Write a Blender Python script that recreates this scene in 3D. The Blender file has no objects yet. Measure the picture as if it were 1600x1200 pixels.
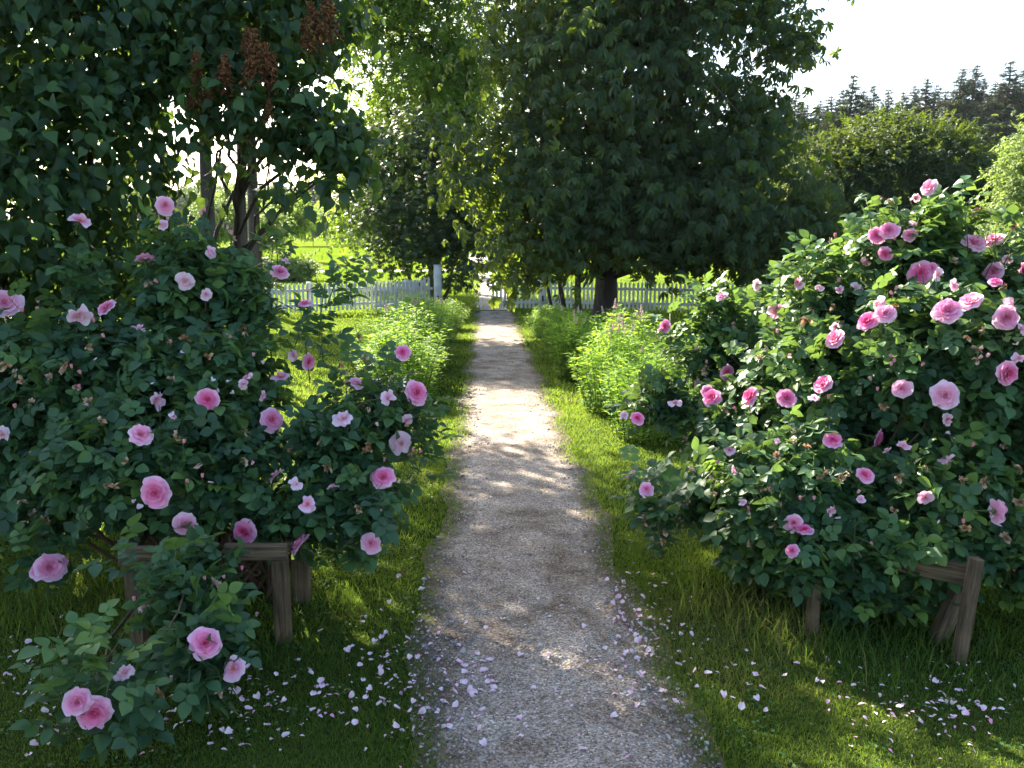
import bpy, math, random
import numpy as np
from mathutils import Vector, Matrix
R = math.radians
rng = np.random.default_rng(11)
random.seed(5)
sc = bpy.context.scene
COL = sc.collection

# ---------------------------------------------------------------- camera
CAM = np.array([0.0, 0.0, 1.6])
PITCH, YAW, F = 10.4, 1.8, 1331.0
cam_d = bpy.data.cameras.new('camera'); cam = bpy.data.objects.new('camera', cam_d); COL.objects.link(cam)
cam.location = CAM; cam.rotation_euler = (R(90 - PITCH), 0, R(-YAW))
cam_d.sensor_width = 36; cam_d.lens = 36 * F / 1600
cam_d.clip_start = 0.05; cam_d.clip_end = 5000
sc.camera = cam
# ---------------------------------------------------------------- light
SUN_EL, SUN_AZ = 35.0, 28.0          # azimuth: degrees to the left of +Y
w = bpy.data.worlds.new('World'); sc.world = w; w.use_nodes = True
nt = w.node_tree
sky = nt.nodes.new('ShaderNodeTexSky'); sky.sky_type = 'NISHITA'; sky.sun_disc = False
sky.sun_elevation = R(SUN_EL); sky.sun_rotation = R(-SUN_AZ)
sky.dust_density = 2.0; sky.air_density = 1.0
nt.links.new(sky.outputs[0], nt.nodes['Background'].inputs[0]); nt.nodes['Background'].inputs[1].default_value = 0.083
sl = bpy.data.lights.new('sun', 'SUN'); sl.energy = 5.0; sl.angle = R(0.5); sl.color = (1.0, 0.90, 0.74)
so = bpy.data.objects.new('sun', sl); COL.objects.link(so)
sd = Vector((-math.sin(R(SUN_AZ)) * math.cos(R(SUN_EL)), math.cos(R(SUN_AZ)) * math.cos(R(SUN_EL)), math.sin(R(SUN_EL))))
so.rotation_euler = sd.to_track_quat('Z', 'Y').to_euler()
sc.view_settings.view_transform = 'Standard'; sc.view_settings.look = 'None'
sc.view_settings.exposure = 2.5; sc.view_settings.gamma = 1.0
cy = sc.cycles
cy.use_denoising = True
cy.max_bounces = 8; cy.diffuse_bounces = 4; cy.glossy_bounces = 2; cy.transmission_bounces = 5
cy.transparent_max_bounces = 8; cy.volume_bounces = 0
cy.sample_clamp_indirect = 6.0
cy.use_adaptive_sampling = True; cy.adaptive_threshold = 0.02

# ---------------------------------------------------------------- geometry helpers
def nrm(a):
    a = np.asarray(a, float)
    return a / np.maximum(np.linalg.norm(a, axis=-1, keepdims=True), 1e-9)

_M = np.array(cam.rotation_euler.to_matrix())
def ray(px, py):
    return nrm(_M @ np.array([(px - 800) / F, (600 - py) / F, -1.0]))
def W(px, py, d):
    """the point seen at photo position (px, py) whose distance along +Y is d"""
    v = ray(px, py); return CAM + v * (d / v[1])

def gz(x, y):
    """height of the ground"""
    x = np.asarray(x, float); y = np.asarray(y, float)
    base = np.where(y < 22, -0.0325 * np.maximum(y, -5), -0.715)
    base = base + 0.010 * np.sin(x * 1.7 + y * 0.9) * np.clip((np.abs(x - .2) - .5), 0, 1) + 0.012 * np.sin(x * .6 - y * 1.3 + 1) * np.clip((np.abs(x - .2) - .5), 0, 1)
    return base
def ground_at(px, py):
    v = ray(px, py)
    for t in np.arange(1.0, 90.0, 0.02):
        p = CAM + v * t
        if p[2] <= float(gz(p[0], p[1])): return p
    return CAM + v * 90

class Geo:
    def __init__(s): s.v = []; s.q = []; s.t = []; s.a = []; s.n = 0; s.qm = []; s.tm = []
    def add(s, V, Q=None, T=None, var=0.5, m=0):
        V = np.asarray(V, float).reshape(-1, 3); k = len(V)
        if Q is not None and len(Q): s.q.append(np.asarray(Q, int) + s.n); s.qm.append(np.full(len(Q), m))
        if T is not None and len(T): s.t.append(np.asarray(T, int) + s.n); s.tm.append(np.full(len(T), m))
        s.v.append(V); s.a.append(np.broadcast_to(np.asarray(var, float), (k,))); s.n += k
    def inst(s, tpl, Mx, P, var, m=0):
        """many copies of a small leaf shape inside one mesh; Mx (N,3,3) columns are the axes"""
        V, Q, T = tpl[0], tpl[1], tpl[2]
        N = len(P); k = len(V)
        if N == 0: return
        VV = np.einsum('nij,kj->nki', Mx, V) + P[:, None, :]
        off = (np.arange(N) * k)[:, None, None]
        Q2 = (np.asarray(Q)[None] + off).reshape(-1, 4) if len(Q) else None
        T2 = (np.asarray(T)[None] + off).reshape(-1, 3) if len(T) else None
        s.add(VV.reshape(-1, 3), Q2, T2, np.repeat(np.broadcast_to(var, (N,)), k), m)
    def mesh(s, name, mats, smooth=True):
        me = bpy.data.meshes.new(name)
        V = np.concatenate(s.v); Q = np.concatenate(s.q) if s.q else np.zeros((0, 4), int); T = np.concatenate(s.t) if s.t else np.zeros((0, 3), int)
        nl = len(Q) * 4 + len(T) * 3; npoly = len(Q) + len(T)
        me.vertices.add(len(V)); me.vertices.foreach_set('co', V.astype(np.float32).ravel())
        me.loops.add(nl); me.loops.foreach_set('vertex_index', np.concatenate([Q.ravel(), T.ravel()]).astype(np.int32))
        me.polygons.add(npoly)
        st = np.concatenate([np.arange(len(Q)) * 4, len(Q) * 4 + np.arange(len(T)) * 3]).astype(np.int32)
        me.polygons.foreach_set('loop_start', st)
        mi = np.concatenate((s.qm + s.tm)).astype(np.int32)
        me.polygons.foreach_set('material_index', mi)
        me.polygons.foreach_set('use_smooth', np.full(npoly, smooth))
        at = me.attributes.new('var', 'FLOAT', 'POINT'); at.data.foreach_set('value', np.concatenate(s.a).astype(np.float32))
        me.update(calc_edges=True)
        for mm in (mats if isinstance(mats, (list, tuple)) else [mats]): me.materials.append(mm)
        return me
    def build(s, name, mats, parent=None, smooth=True, loc=None):
        if loc is not None:
            off = np.asarray(loc, float); s.v = [v - off for v in s.v]
        o = bpy.data.objects.new(name, s.mesh(name, mats, smooth)); COL.objects.link(o)
        if parent is not None: o.parent = parent
        return o

def thing(name, label, cat, loc, rz=0.0, group=None):
    o = bpy.data.objects.new(name, None); COL.objects.link(o); o.empty_display_size = .1
    o.location = [float(c) for c in loc]; o.rotation_euler = (0, 0, rz)
    tag(o, label, cat, group); return o
def tag(o, label=None, cat=None, group=None, kind=None):
    if label: o['label'] = label
    if cat: o['category'] = cat
    if group: o['group'] = group
    if kind: o['kind'] = kind
    return o

def tube(g, pts, rad, sides=6, var=0.5, m=0):
    pts = np.asarray(pts, float); n = len(pts); rad = np.broadcast_to(np.asarray(rad, float), (n,))
    tan = nrm(np.gradient(pts, axis=0))
    ref = np.array([0, 0, 1.0]) if abs(tan[0][2]) < .9 else np.array([1.0, 0, 0])
    u = nrm(np.cross(tan, ref)); v = np.cross(tan, u)
    th = np.arange(sides) / sides * 2 * np.pi
    ring = pts[:, None] + rad[:, None, None] * (u[:, None] * np.cos(th)[None, :, None] + v[:, None] * np.sin(th)[None, :, None])
    Q = [[i * sides + j, i * sides + (j + 1) % sides, (i + 1) * sides + (j + 1) % sides, (i + 1) * sides + j] for i in range(n - 1) for j in range(sides)]
    V = ring.reshape(-1, 3); V = np.vstack([V, pts[0], pts[-1]])
    T = [[n * sides, (j + 1) % sides, j] for j in range(sides)] + [[n * sides + 1, (n - 1) * sides + j, (n - 1) * sides + (j + 1) % sides] for j in range(sides)]
    g.add(V, Q, T, var, m)
def curve(a, b, bend, n=7, wob=0.0):
    a = np.asarray(a, float); b = np.asarray(b, float); t = np.linspace(0, 1, n)[:, None]
    p = a * (1 - t) + b * t + np.asarray(bend, float) * (4 * t * (1 - t))
    if wob: p[1:-1] += rng.normal(0, wob, (n - 2, 3))
    return p
def box(g, c, size, rz=0.0, var=.5, ax=None, bev=.004, m=0):
    """bevelled box; ax = 3x3 columns gives any orientation"""
    sx, sy, sz = [k / 2 for k in size]; b = min(bev, sx * .5, sy * .5, sz * .5)
    P = []
    for z, i in ((-sz, b), (-sz + b, 0), (sz - b, 0), (sz, b)):
        x, y = sx - i, sy - i
        P += [(-x + b, -y, z), (x - b, -y, z), (x, -y + b, z), (x, y - b, z), (x - b, y, z), (-x + b, y, z), (-x, y - b, z), (-x, -y + b, z)]
    P = np.array(P)
    if ax is None:
        c_, s_ = math.cos(rz), math.sin(rz); ax = np.array([[c_, -s_, 0], [s_, c_, 0], [0, 0, 1]])
    V = P @ np.asarray(ax).T + np.asarray(c)
    Q = [[k * 8 + j, k * 8 + (j + 1) % 8, (k + 1) * 8 + (j + 1) % 8, (k + 1) * 8 + j] for k in range(3) for j in range(8)]
    for o_, f in ((0, 0), (24, 1)):
        q = [[0, 1, 2, 3], [0, 3, 4, 7], [4, 5, 6, 7]]
        Q += [[o_ + k for k in (r if f else r[::-1])] for r in q]
    g.add(V, Q, None, var, m)

# ---------------------------------------------------------------- materials
def new_mat(name):
    m = bpy.data.materials.new(name); m.use_nodes = True
    t = m.node_tree; b = t.nodes['Principled BSDF']; return m, t, b
def N(t, kind, **k):
    n = t.nodes.new(kind)
    for a, v in k.items(): setattr(n, a, v)
    return n
def ramp(t, stops):
    r = N(t, 'ShaderNodeValToRGB'); e = r.color_ramp.elements
    while len(e) < len(stops): e.new(0.5)
    for i, (p, c) in enumerate(stops): e[i].position = p; e[i].color = (*c, 1)
    return r
def leaf_mat(name, cols, trans=(.30, .42, .04), tr=.38, rough=.5, spec=.35, noise=6.0):
    m, t, b = new_mat(name); L = t.links.new
    at = N(t, 'ShaderNodeAttribute', attribute_name='var')
    k = len(cols); rp = ramp(t, [(i / (k - 1), c) for i, c in enumerate(cols)])
    L(at.outputs['Fac'], rp.inputs[0])
    tc = N(t, 'ShaderNodeTexCoord'); no = N(t, 'ShaderNodeTexNoise'); no.inputs['Scale'].default_value = noise; no.inputs['Detail'].default_value = 3
    L(tc.outputs['Object'], no.inputs['Vector'])
    mp = N(t, 'ShaderNodeMapRange'); mp.inputs[3].default_value = .7; mp.inputs[4].default_value = 1.35
    L(no.outputs[0], mp.inputs[0])
    mx = N(t, 'ShaderNodeVectorMath', operation='SCALE'); L(rp.outputs[0], mx.inputs[0]); L(mp.outputs[0], mx.inputs['Scale'])
    L(mx.outputs[0], b.inputs['Base Color'])
    b.inputs['Roughness'].default_value = rough; b.inputs['Specular IOR Level'].default_value = spec
    tb = N(t, 'ShaderNodeBsdfTranslucent')
    mt = N(t, 'ShaderNodeMix', data_type='RGBA'); mt.inputs[0].default_value = .45
    L(rp.outputs[0], mt.inputs[6]); mt.inputs[7].default_value = (*trans, 1)
    sca = N(t, 'ShaderNodeVectorMath', operation='SCALE'); L(mt.outputs[2], sca.inputs[0]); L(mp.outputs[0], sca.inputs['Scale'])
    L(sca.outputs[0], tb.inputs[0])
    ms = N(t, 'ShaderNodeMixShader'); ms.inputs[0].default_value = tr
    L(b.outputs[0], ms.inputs[1]); L(tb.outputs[0], ms.inputs[2])
    L(ms.outputs[0], t.nodes['Material Output'].inputs[0])
    return m
M_rose = leaf_mat('rose_leaf', [(.026, .072, .038), (.042, .105, .048), (.07, .155, .052), (.15, .25, .05)], trans=(.30, .45, .04), tr=.34, rough=.48, spec=.35, noise=14)
M_lilac = leaf_mat('lilac_leaf', [(.016, .044, .022), (.026, .066, .026), (.05, .115, .032)], trans=(.30, .46, .03), tr=.30, rough=.5, spec=.32, noise=5)
M_chest = leaf_mat('chestnut_leaf', [(.011, .034, .017), (.017, .048, .019), (.032, .075, .022)], trans=(.50, .66, .03), tr=.36, rough=.55, spec=.28, noise=2)
M_maple = leaf_mat('maple_leaf', [(.015, .040, .018), (.022, .055, .02), (.04, .08, .025)], trans=(.26, .38, .03), tr=.28, noise=2)
M_ash = leaf_mat('ash_leaf', [(.035, .085, .022), (.055, .12, .025), (.10, .18, .03)], trans=(.55, .75, .05), tr=.5, rough=.6, spec=.2, noise=1.2)
M_round = leaf_mat('linden_leaf', [(.012, .034, .016), (.02, .05, .019), (.045, .09, .022)], trans=(.40, .54, .03), tr=.22, rough=.6, spec=.2, noise=1.2)
M_birch = leaf_mat('birch_leaf', [(.10, .17, .05), (.15, .23, .07), (.2, .28, .09)], trans=(.45, .58, .1), tr=.4, noise=2)
M_spir = leaf_mat('spirea_leaf', [(.06, .16, .025), (.11, .24, .03), (.18, .34, .04)], trans=(.62, .85, .04), tr=.5, rough=.6, spec=.2, noise=5)
M_conif = leaf_mat('spruce_needles', [(.03, .05, .03), (.045, .065, .035), (.10, .075, .045)], trans=(.1, .12, .04), tr=.15, rough=.7, spec=.2, noise=.4)
M_grass = leaf_mat('grass_blade', [(.018, .056, .014), (.032, .085, .017), (.068, .125, .022), (.18, .15, .06)], trans=(.46, .64, .05), tr=.44, rough=.6, spec=.12, noise=1.0)
M_clover = leaf_mat('clover_leaf', [(.03, .09, .02), (.05, .13, .03), (.08, .17, .04)], trans=(.3, .5, .05), tr=.3)
M_stalk = leaf_mat('green_stem', [(.05, .08, .03), (.09, .12, .04)], tr=.1)

def bark_mat(name, c1, c2, scale=14):
    m, t, b = new_mat(name); L = t.links.new
    tc = N(t, 'ShaderNodeTexCoord'); mp = N(t, 'ShaderNodeMapping'); mp.inputs['Scale'].default_value = (1, 1, .22)
    no = N(t, 'ShaderNodeTexNoise'); no.inputs['Scale'].default_value = scale; no.inputs['Detail'].default_value = 8; no.inputs['Roughness'].default_value = .65
    L(tc.outputs['Object'], mp.inputs[0]); L(mp.outputs[0], no.inputs['Vector'])
    r = ramp(t, [(.3, c1), (.7, c2)]); L(no.outputs[0], r.inputs[0]); L(r.outputs[0], b.inputs['Base Color'])
    bu = N(t, 'ShaderNodeBump'); bu.inputs['Strength'].default_value = .7; bu.inputs['Distance'].default_value = .02
    L(no.outputs[0], bu.inputs['Height']); L(bu.outputs[0], b.inputs['Normal']); b.inputs['Roughness'].default_value = .9
    return m
M_bark = bark_mat('bark', (.022, .017, .013), (.075, .060, .048))
M_bark_grey = bark_mat('grey_bark', (.07, .06, .05), (.20, .18, .16))
M_cane = bark_mat('rose_cane', (.06, .035, .022), (.14, .09, .05), 30)
def wood_mat():
    m, t, b = new_mat('weathered_timber'); L = t.links.new
    tc = N(t, 'ShaderNodeTexCoord'); at = N(t, 'ShaderNodeAttribute', attribute_name='var')
    mp = N(t, 'ShaderNodeMapping'); mp.inputs['Scale'].default_value = (60, 3, 60)
    no = N(t, 'ShaderNodeTexNoise'); no.inputs['Scale'].default_value = 1.6; no.inputs['Detail'].default_value = 8; no.inputs['Distortion'].default_value = .6
    L(tc.outputs['Object'], mp.inputs[0]); L(mp.outputs[0], no.inputs['Vector'])
    no2 = N(t, 'ShaderNodeTexNoise'); no2.inputs['Scale'].default_value = 9; L(tc.outputs['Object'], no2.inputs['Vector'])
    r = ramp(t, [(.3, (.035, .020, .010)), (.5, (.12, .074, .040)), (.7, (.20, .13, .075))]); L(no.outputs[0], r.inputs[0])
    r2 = ramp(t, [(.35, (.6, .66, .58)), (.65, (1, 1, 1))]); L(no2.outputs[0], r2.inputs[0])
    mu = N(t, 'ShaderNodeMix', data_type='RGBA', blend_type='MULTIPLY'); mu.inputs[0].default_value = 1
    L(r.outputs[0], mu.inputs[6]); L(r2.outputs[0], mu.inputs[7]); L(mu.outputs[2], b.inputs['Base Color'])
    bu = N(t, 'ShaderNodeBump'); bu.inputs['Strength'].default_value = .4; bu.inputs['Distance'].default_value = .004
    L(no.outputs[0], bu.inputs['Height']); L(bu.outputs[0], b.inputs['Normal']); b.inputs['Roughness'].default_value = .8
    return m
M_wood = wood_mat()
def white_paint():
    m, t, b = new_mat('white_paint'); L = t.links.new
    tc = N(t, 'ShaderNodeTexCoord'); no = N(t, 'ShaderNodeTexNoise'); no.inputs['Scale'].default_value = 4; no.inputs['Detail'].default_value = 6
    L(tc.outputs['Object'], no.inputs['Vector']); r = ramp(t, [(.3, (.42, .43, .41)), (.6, (.62, .62, .62))]); L(no.outputs[0], r.inputs[0])
    L(r.outputs[0], b.inputs['Base Color']); b.inputs['Roughness'].default_value = .55
    return m
M_white = white_paint()
def petal_mat(name, stops, tr=.3):
    m, t, b = new_mat(name); L = t.links.new
    at = N(t, 'ShaderNodeAttribute', attribute_name='var'); r = ramp(t, stops); L(at.outputs['Fac'], r.inputs[0])
    oi = N(t, 'ShaderNodeObjectInfo'); hs = N(t, 'ShaderNodeHueSaturation')
    mp = N(t, 'ShaderNodeMapRange'); mp.inputs[3].default_value = .72; mp.inputs[4].default_value = 1.12; L(oi.outputs['Random'], mp.inputs[0]); L(mp.outputs[0], hs.inputs['Saturation'])
    L(r.outputs[0], hs.inputs['Color']); L(hs.outputs[0], b.inputs['Base Color'])
    b.inputs['Roughness'].default_value = .55; b.inputs['Specular IOR Level'].default_value = .25
    tb = N(t, 'ShaderNodeBsdfTranslucent'); L(hs.outputs[0], tb.inputs[0])
    ms = N(t, 'ShaderNodeMixShader'); ms.inputs[0].default_value = tr
    L(b.outputs[0], ms.inputs[1]); L(tb.outputs[0], ms.inputs[2]); L(ms.outputs[0], t.nodes['Material Output'].inputs[0])
    return m
M_petal = petal_mat('rose_petal', [(0, (.78, .09, .26)), (.3, (.87, .18, .40)), (.7, (.91, .33, .56)), (1, (.93, .60, .76))])
M_petal_pale = petal_mat('pale_petal', [(0, (.82, .24, .42)), (.5, (.86, .42, .58)), (1, (.87, .66, .76))])
M_petal_fallen = petal_mat('fallen_petal', [(0, (.84, .40, .58)), (.35, (.82, .56, .70)), (.8, (.82, .74, .80)), (1, (.70, .55, .45))])
M_bud = petal_mat('bud_petal', [(0, (.72, .20, .26)), (1, (.85, .45, .50))], .15)
M_wither = petal_mat('withered_petal', [(0, (.22, .10, .04)), (.5, (.50, .30, .16)), (1, (.75, .52, .42))], .2)
M_yellow = petal_mat('rose_stamens', [(0, (.8, .42, .05)), (1, (.85, .6, .1))], .1)
M_sepal = leaf_mat('sepal', [(.07, .12, .04), (.11, .17, .06)], tr=.15)
M_seed = leaf_mat('lilac_seedhead', [(.08, .035, .020), (.19, .085, .04), (.32, .16, .07)], trans=(.5, .2, .06), tr=.25, rough=.8, spec=.1)
M_spike = petal_mat('spirea_flower', [(0, (.62, .38, .36)), (1, (.8, .58, .6))], .25)

def ground_mat():
    m, t, b = new_mat('lawn'); L = t.links.new
    ge = N(t, 'ShaderNodeNewGeometry')
    n1 = N(t, 'ShaderNodeTexNoise'); n1.inputs['Scale'].default_value = 1.1; n1.inputs['Detail'].default_value = 5
    n2 = N(t, 'ShaderNodeTexNoise'); n2.inputs['Scale'].default_value = 45; n2.inputs['Detail'].default_value = 4
    L(ge.outputs['Position'], n1.inputs['Vector']); L(ge.outputs['Position'], n2.inputs['Vector'])
    near = ramp(t, [(.3, (.025, .042, .010)), (.6, (.045, .062, .018)), (.8, (.09, .075, .035))]); L(n1.outputs[0], near.inputs[0])
    fine = ramp(t, [(.3, (.55, .55, .5)), (.7, (1.3, 1.3, 1.1))]); L(n2.outputs[0], fine.inputs[0])
    mu = N(t, 'ShaderNodeMix', data_type='RGBA', blend_type='MULTIPLY'); mu.inputs[0].default_value = 1
    L(near.outputs[0], mu.inputs[6]); L(fine.outputs[0], mu.inputs[7])
    # meadow and young corn beyond the fence
    n3 = N(t, 'ShaderNodeTexNoise'); n3.inputs['Scale'].default_value = .12; n3.inputs['Detail'].default_value = 6
    mpn = N(t, 'ShaderNodeMapping'); mpn.inputs['Scale'].default_value = (.25, 1, 1); L(ge.outputs['Position'], mpn.inputs[0]); L(mpn.outputs[0], n3.inputs['Vector'])
    far = ramp(t, [(.3, (.085, .145, .010)), (.55, (.115, .17, .012)), (.75, (.18, .18, .03))]); L(n3.outputs[0], far.inputs[0])
    sx = N(t, 'ShaderNodeSeparateXYZ'); L(ge.outputs['Position'], sx.inputs[0])
    mr = N(t, 'ShaderNodeMapRange'); mr.inputs[1].default_value = 21; mr.inputs[2].default_value = 27; L(sx.outputs['Y'], mr.inputs[0])
    mx = N(t, 'ShaderNodeMix', data_type='RGBA'); L(mr.outputs[0], mx.inputs[0]); L(mu.outputs[2], mx.inputs[6]); L(far.outputs[0], mx.inputs[7])
    L(mx.outputs[2], b.inputs['Base Color']); b.inputs['Roughness'].default_value = 1; b.inputs['Specular IOR Level'].default_value = 0
    bu = N(t, 'ShaderNodeBump'); bu.inputs['Strength'].default_value = .8; bu.inputs['Distance'].default_value = .02
    L(n2.outputs[0], bu.inputs['Height']); L(bu.outputs[0], b.inputs['Normal'])
    return m
M_lawn = ground_mat()
def gravel_mat(name='gravel', warm=1.0):
    m, t, b = new_mat(name); L = t.links.new
    ge = N(t, 'ShaderNodeNewGeometry')
    v = N(t, 'ShaderNodeTexVoronoi'); v.inputs['Scale'].default_value = 150
    v2 = N(t, 'ShaderNodeTexVoronoi'); v2.inputs['Scale'].default_value = 70
    n1 = N(t, 'ShaderNodeTexNoise'); n1.inputs['Scale'].default_value = 3.5; n1.inputs['Detail'].default_value = 8; n1.inputs['Roughness'].default_value = .7
    n2 = N(t, 'ShaderNodeTexNoise'); n2.inputs['Scale'].default_value = 110; n2.inputs['Detail'].default_value = 5
    for x in (v, v2, n1, n2): L(ge.outputs['Position'], x.inputs['Vector'])
    sx = N(t, 'ShaderNodeSeparateColor'); L(v.outputs['Color'], sx.inputs[0])
    r = ramp(t, [(0, (.12, .10, .085)), (.35, (.26, .225, .19)), (.7, (.38, .34, .295)), (.93, (.48, .44, .40)), (1, (.66, .64, .6))]); L(sx.outputs[0], r.inputs[0])
    r1 = ramp(t, [(.32, (.36, .29, .22)), (.45, (.74, .67, .60)), (.56, (1.0, .95, .9)), (.68, (1.2, 1.15, 1.08))]); L(n1.outputs[0], r1.inputs[0])
    mu = N(t, 'ShaderNodeMix', data_type='RGBA', blend_type='MULTIPLY'); mu.inputs[0].default_value = 1
    L(r.outputs[0], mu.inputs[6]); L(r1.outputs[0], mu.inputs[7])
    at = N(t, 'ShaderNodeAttribute', attribute_name='var')     # 0 in the middle of the path, 1 at its trodden earth edges
    n3 = N(t, 'ShaderNodeTexNoise'); n3.inputs['Scale'].default_value = 9; n3.inputs['Detail'].default_value = 6; L(ge.outputs['Position'], n3.inputs['Vector'])
    ma = N(t, 'ShaderNodeMath', operation='MULTIPLY'); L(at.outputs['Fac'], ma.inputs[0]); ma.inputs[1].default_value = 1.0
    mb = N(t, 'ShaderNodeMath', operation='MULTIPLY_ADD'); L(n3.outputs[0], mb.inputs[0]); mb.inputs[1].default_value = 1.0; L(ma.outputs[0], mb.inputs[2])
    mc = N(t, 'ShaderNodeMapRange'); mc.inputs[1].default_value = .85; mc.inputs[2].default_value = 1.35; L(mb.outputs[0], mc.inputs[0])
    mx = N(t, 'ShaderNodeMix', data_type='RGBA'); L(mc.outputs[0], mx.inputs[0]); L(mu.outputs[2], mx.inputs[6]); mx.inputs[7].default_value = (.12, .09, .06, 1)
    L(mx.outputs[2], b.inputs['Base Color']); b.inputs['Roughness'].default_value = .92; b.inputs['Specular IOR Level'].default_value = .2
    ad = N(t, 'ShaderNodeMath', operation='ADD'); L(v2.outputs['Distance'], ad.inputs[0]); L(n2.outputs[0], ad.inputs[1])
    bu = N(t, 'ShaderNodeBump'); bu.inputs['Strength'].default_value = .9; bu.inputs['Distance'].default_value = .012; L(ad.outputs[0], bu.inputs['Height']); L(bu.outputs[0], b.inputs['Normal'])
    return m
M_gravel = gravel_mat()
m_, t_, b_ = new_mat('pale_track'); b_.inputs['Base Color'].default_value = (.32, .28, .22, 1); b_.inputs['Roughness'].default_value = .95; M_track = m_
def pebble_mat():
    m, t, b = new_mat('pebble'); at = N(t, 'ShaderNodeAttribute', attribute_name='var')
    r = ramp(t, [(0, (.10, .085, .075)), (.4, (.24, .21, .19)), (.8, (.40, .37, .34)), (1, (.6, .58, .55))]); t.links.new(at.outputs['Fac'], r.inputs[0]); t.links.new(r.outputs[0], b.inputs['Base Color']); b.inputs['Roughness'].default_value = .85
    return m
M_pebble = pebble_mat()
M_litter = petal_mat('dry_leaf', [(0, (.12, .06, .02)), (.5, (.35, .18, .05)), (1, (.55, .36, .14))], .2)

# ---------------------------------------------------------------- leaf shapes  (leaf along +Y, face +Z)
def blade(length=1.0, width=.5, prof=None, fold=.12, droop=.15, secs=5, y0=0.0):
    """one leaf blade: rows of left / midrib / right"""
    if prof is None: prof = [.05, .75, 1.0, .8, .42, .03]
    k = len(prof); V = []; Q = []
    for i, p in enumerate(prof):
        t = i / (k - 1); y = y0 + length * t; z = -droop * length * t * t; hw = width * .5 * p
        V += [(-hw, y, z + fold * hw * 1.2), (0, y, z), (hw, y, z + fold * hw * 1.2)]
        if i: a = (i - 1) * 3; Q += [[a, a + 1, a + 4, a + 3], [a + 1, a + 2, a + 5, a + 4]]
    return np.array(V, float), np.array(Q, int), np.zeros((0, 3), int)
def xf(tpl, ang=0.0, loc=(0, 0, 0), s=1.0, tilt=0.0, roll=0.0):
    V, Q, T = tpl
    Mx = np.array((Matrix.Rotation(ang, 3, 'Z') @ Matrix.Rotation(tilt, 3, 'X') @ Matrix.Rotation(roll, 3, 'Y')))
    return V @ Mx.T * s + np.array(loc), Q, T
def join(parts):
    V = []; Q = []; T = []; n = 0
    for v, q, t in parts:
        V.append(v); Q.append(np.asarray(q).reshape(-1, 4) + n); T.append(np.asarray(t).reshape(-1, 3) + n); n += len(v)
    return np.vstack(V), np.vstack(Q).astype(int), np.vstack(T).astype(int)
def rose_leaf(pairs, seed):
    r = random.Random(seed); parts = []
    lf = lambda: blade(.36 * r.uniform(.9, 1.1), .27 * r.uniform(.9, 1.1), [.06, .66, .95, 1.0, .84, .5, .04], fold=r.uniform(.12, .45), droop=r.uniform(.05, .3))
    # rachis
    V = [(-.008, 0, 0), (.008, 0, 0), (.007, .4, -.01), (-.007, .4, -.01), (.005, .72, -.05), (-.005, .72, -.05)]
    parts.append((np.array(V), np.array([[0, 1, 2, 3], [3, 2, 4, 5]]), np.zeros((0, 3), int)))
    parts.append(xf(lf(), r.uniform(-.1, .1), (0, .7, -.05), 1.12, tilt=r.uniform(-.3, .0)))
    for k in range(pairs):
        y = .68 - .27 * (k + .35) ; s = 1.0 - .13 * k
        for sg in (-1, 1):
            parts.append(xf(lf(), sg * R(r.uniform(58, 78)), (0, y + r.uniform(-.02, .02), -.05 * y), s, tilt=r.uniform(-.45, .25), roll=r.uniform(-.3, .3)))
    return join(parts)
ROSE = [rose_leaf(2, 1), rose_leaf(3, 2), rose_leaf(2, 3), rose_leaf(3, 4), rose_leaf(2, 5)]
def heart(seed):
    r = random.Random(seed)
    V, Q, T = blade(1.0, .82, [.28, .86, 1.0, .88, .62, .32, .1, .01], fold=r.uniform(.05, .75), droop=r.uniform(-.05, .65))
    V[:, 2] += .045 * np.sin(V[:, 1] * 7 + seed) * (np.abs(V[:, 0]) > .02) * np.sign(V[:, 0])
    V[0, 1] -= .10; V[2, 1] -= .10; V[3, 1] -= .03; V[5, 1] -= .03
    st = (np.array([(-.01, -.22, 0), (.01, -.22, 0), (.01, 0, 0), (-.01, 0, 0)]), np.array([[0, 1, 2, 3]]), np.zeros((0, 3), int))
    return join([(V, Q, T), st])
HEART = [heart(i) for i in range(9)]
def palmate(seed, n=7):
    r = random.Random(seed); parts = []
    for i in range(n):
        a = (i - (n - 1) / 2) * R(290 / n); s = 1 - .42 * abs(i - (n - 1) / 2) / ((n - 1) / 2)
        parts.append(xf(blade(.62, .22, [.1, .4, .78, 1.0, .8, .03], fold=.35, droop=r.uniform(.3, .75)), a + r.uniform(-.08, .08), (0, 0, 0), s, tilt=r.uniform(-.5, -.1)))
    return join(parts)
PALM = [palmate(i) for i in range(4)]
def maple_leaf(seed):
    r = random.Random(seed); tips = [(-150, .45), (-95, .8), (-45, .85), (0, 1.0), (45, .85), (95, .8), (150, .45)]
    V = [(0, 0, 0)]; pts = []
    for i, (a, l) in enumerate(tips):
        pts.append((a, l * .55)) ; 
        if i < len(tips) - 1: pts.append(((a + tips[i + 1][0]) / 2, .24))
    for a, l in pts:
        th = R(a); V.append((math.sin(th) * l, math.cos(th) * l, -.35 * l * l * r.uniform(.4, 1.4)))
    T = [[0, i + 1, i + 2][::-1] for i in range(len(pts) - 1)]
    return np.array(V), np.zeros((0, 4), int), np.array(T)
MAPLE = [maple_leaf(i) for i in range(3)]
SMALL = [blade(1, .55, [.05, .9, .85, .03], fold=.3, droop=.2), blade(1, .5, [.05, 1., .7, .03], fold=.1, droop=.4)]
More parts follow.
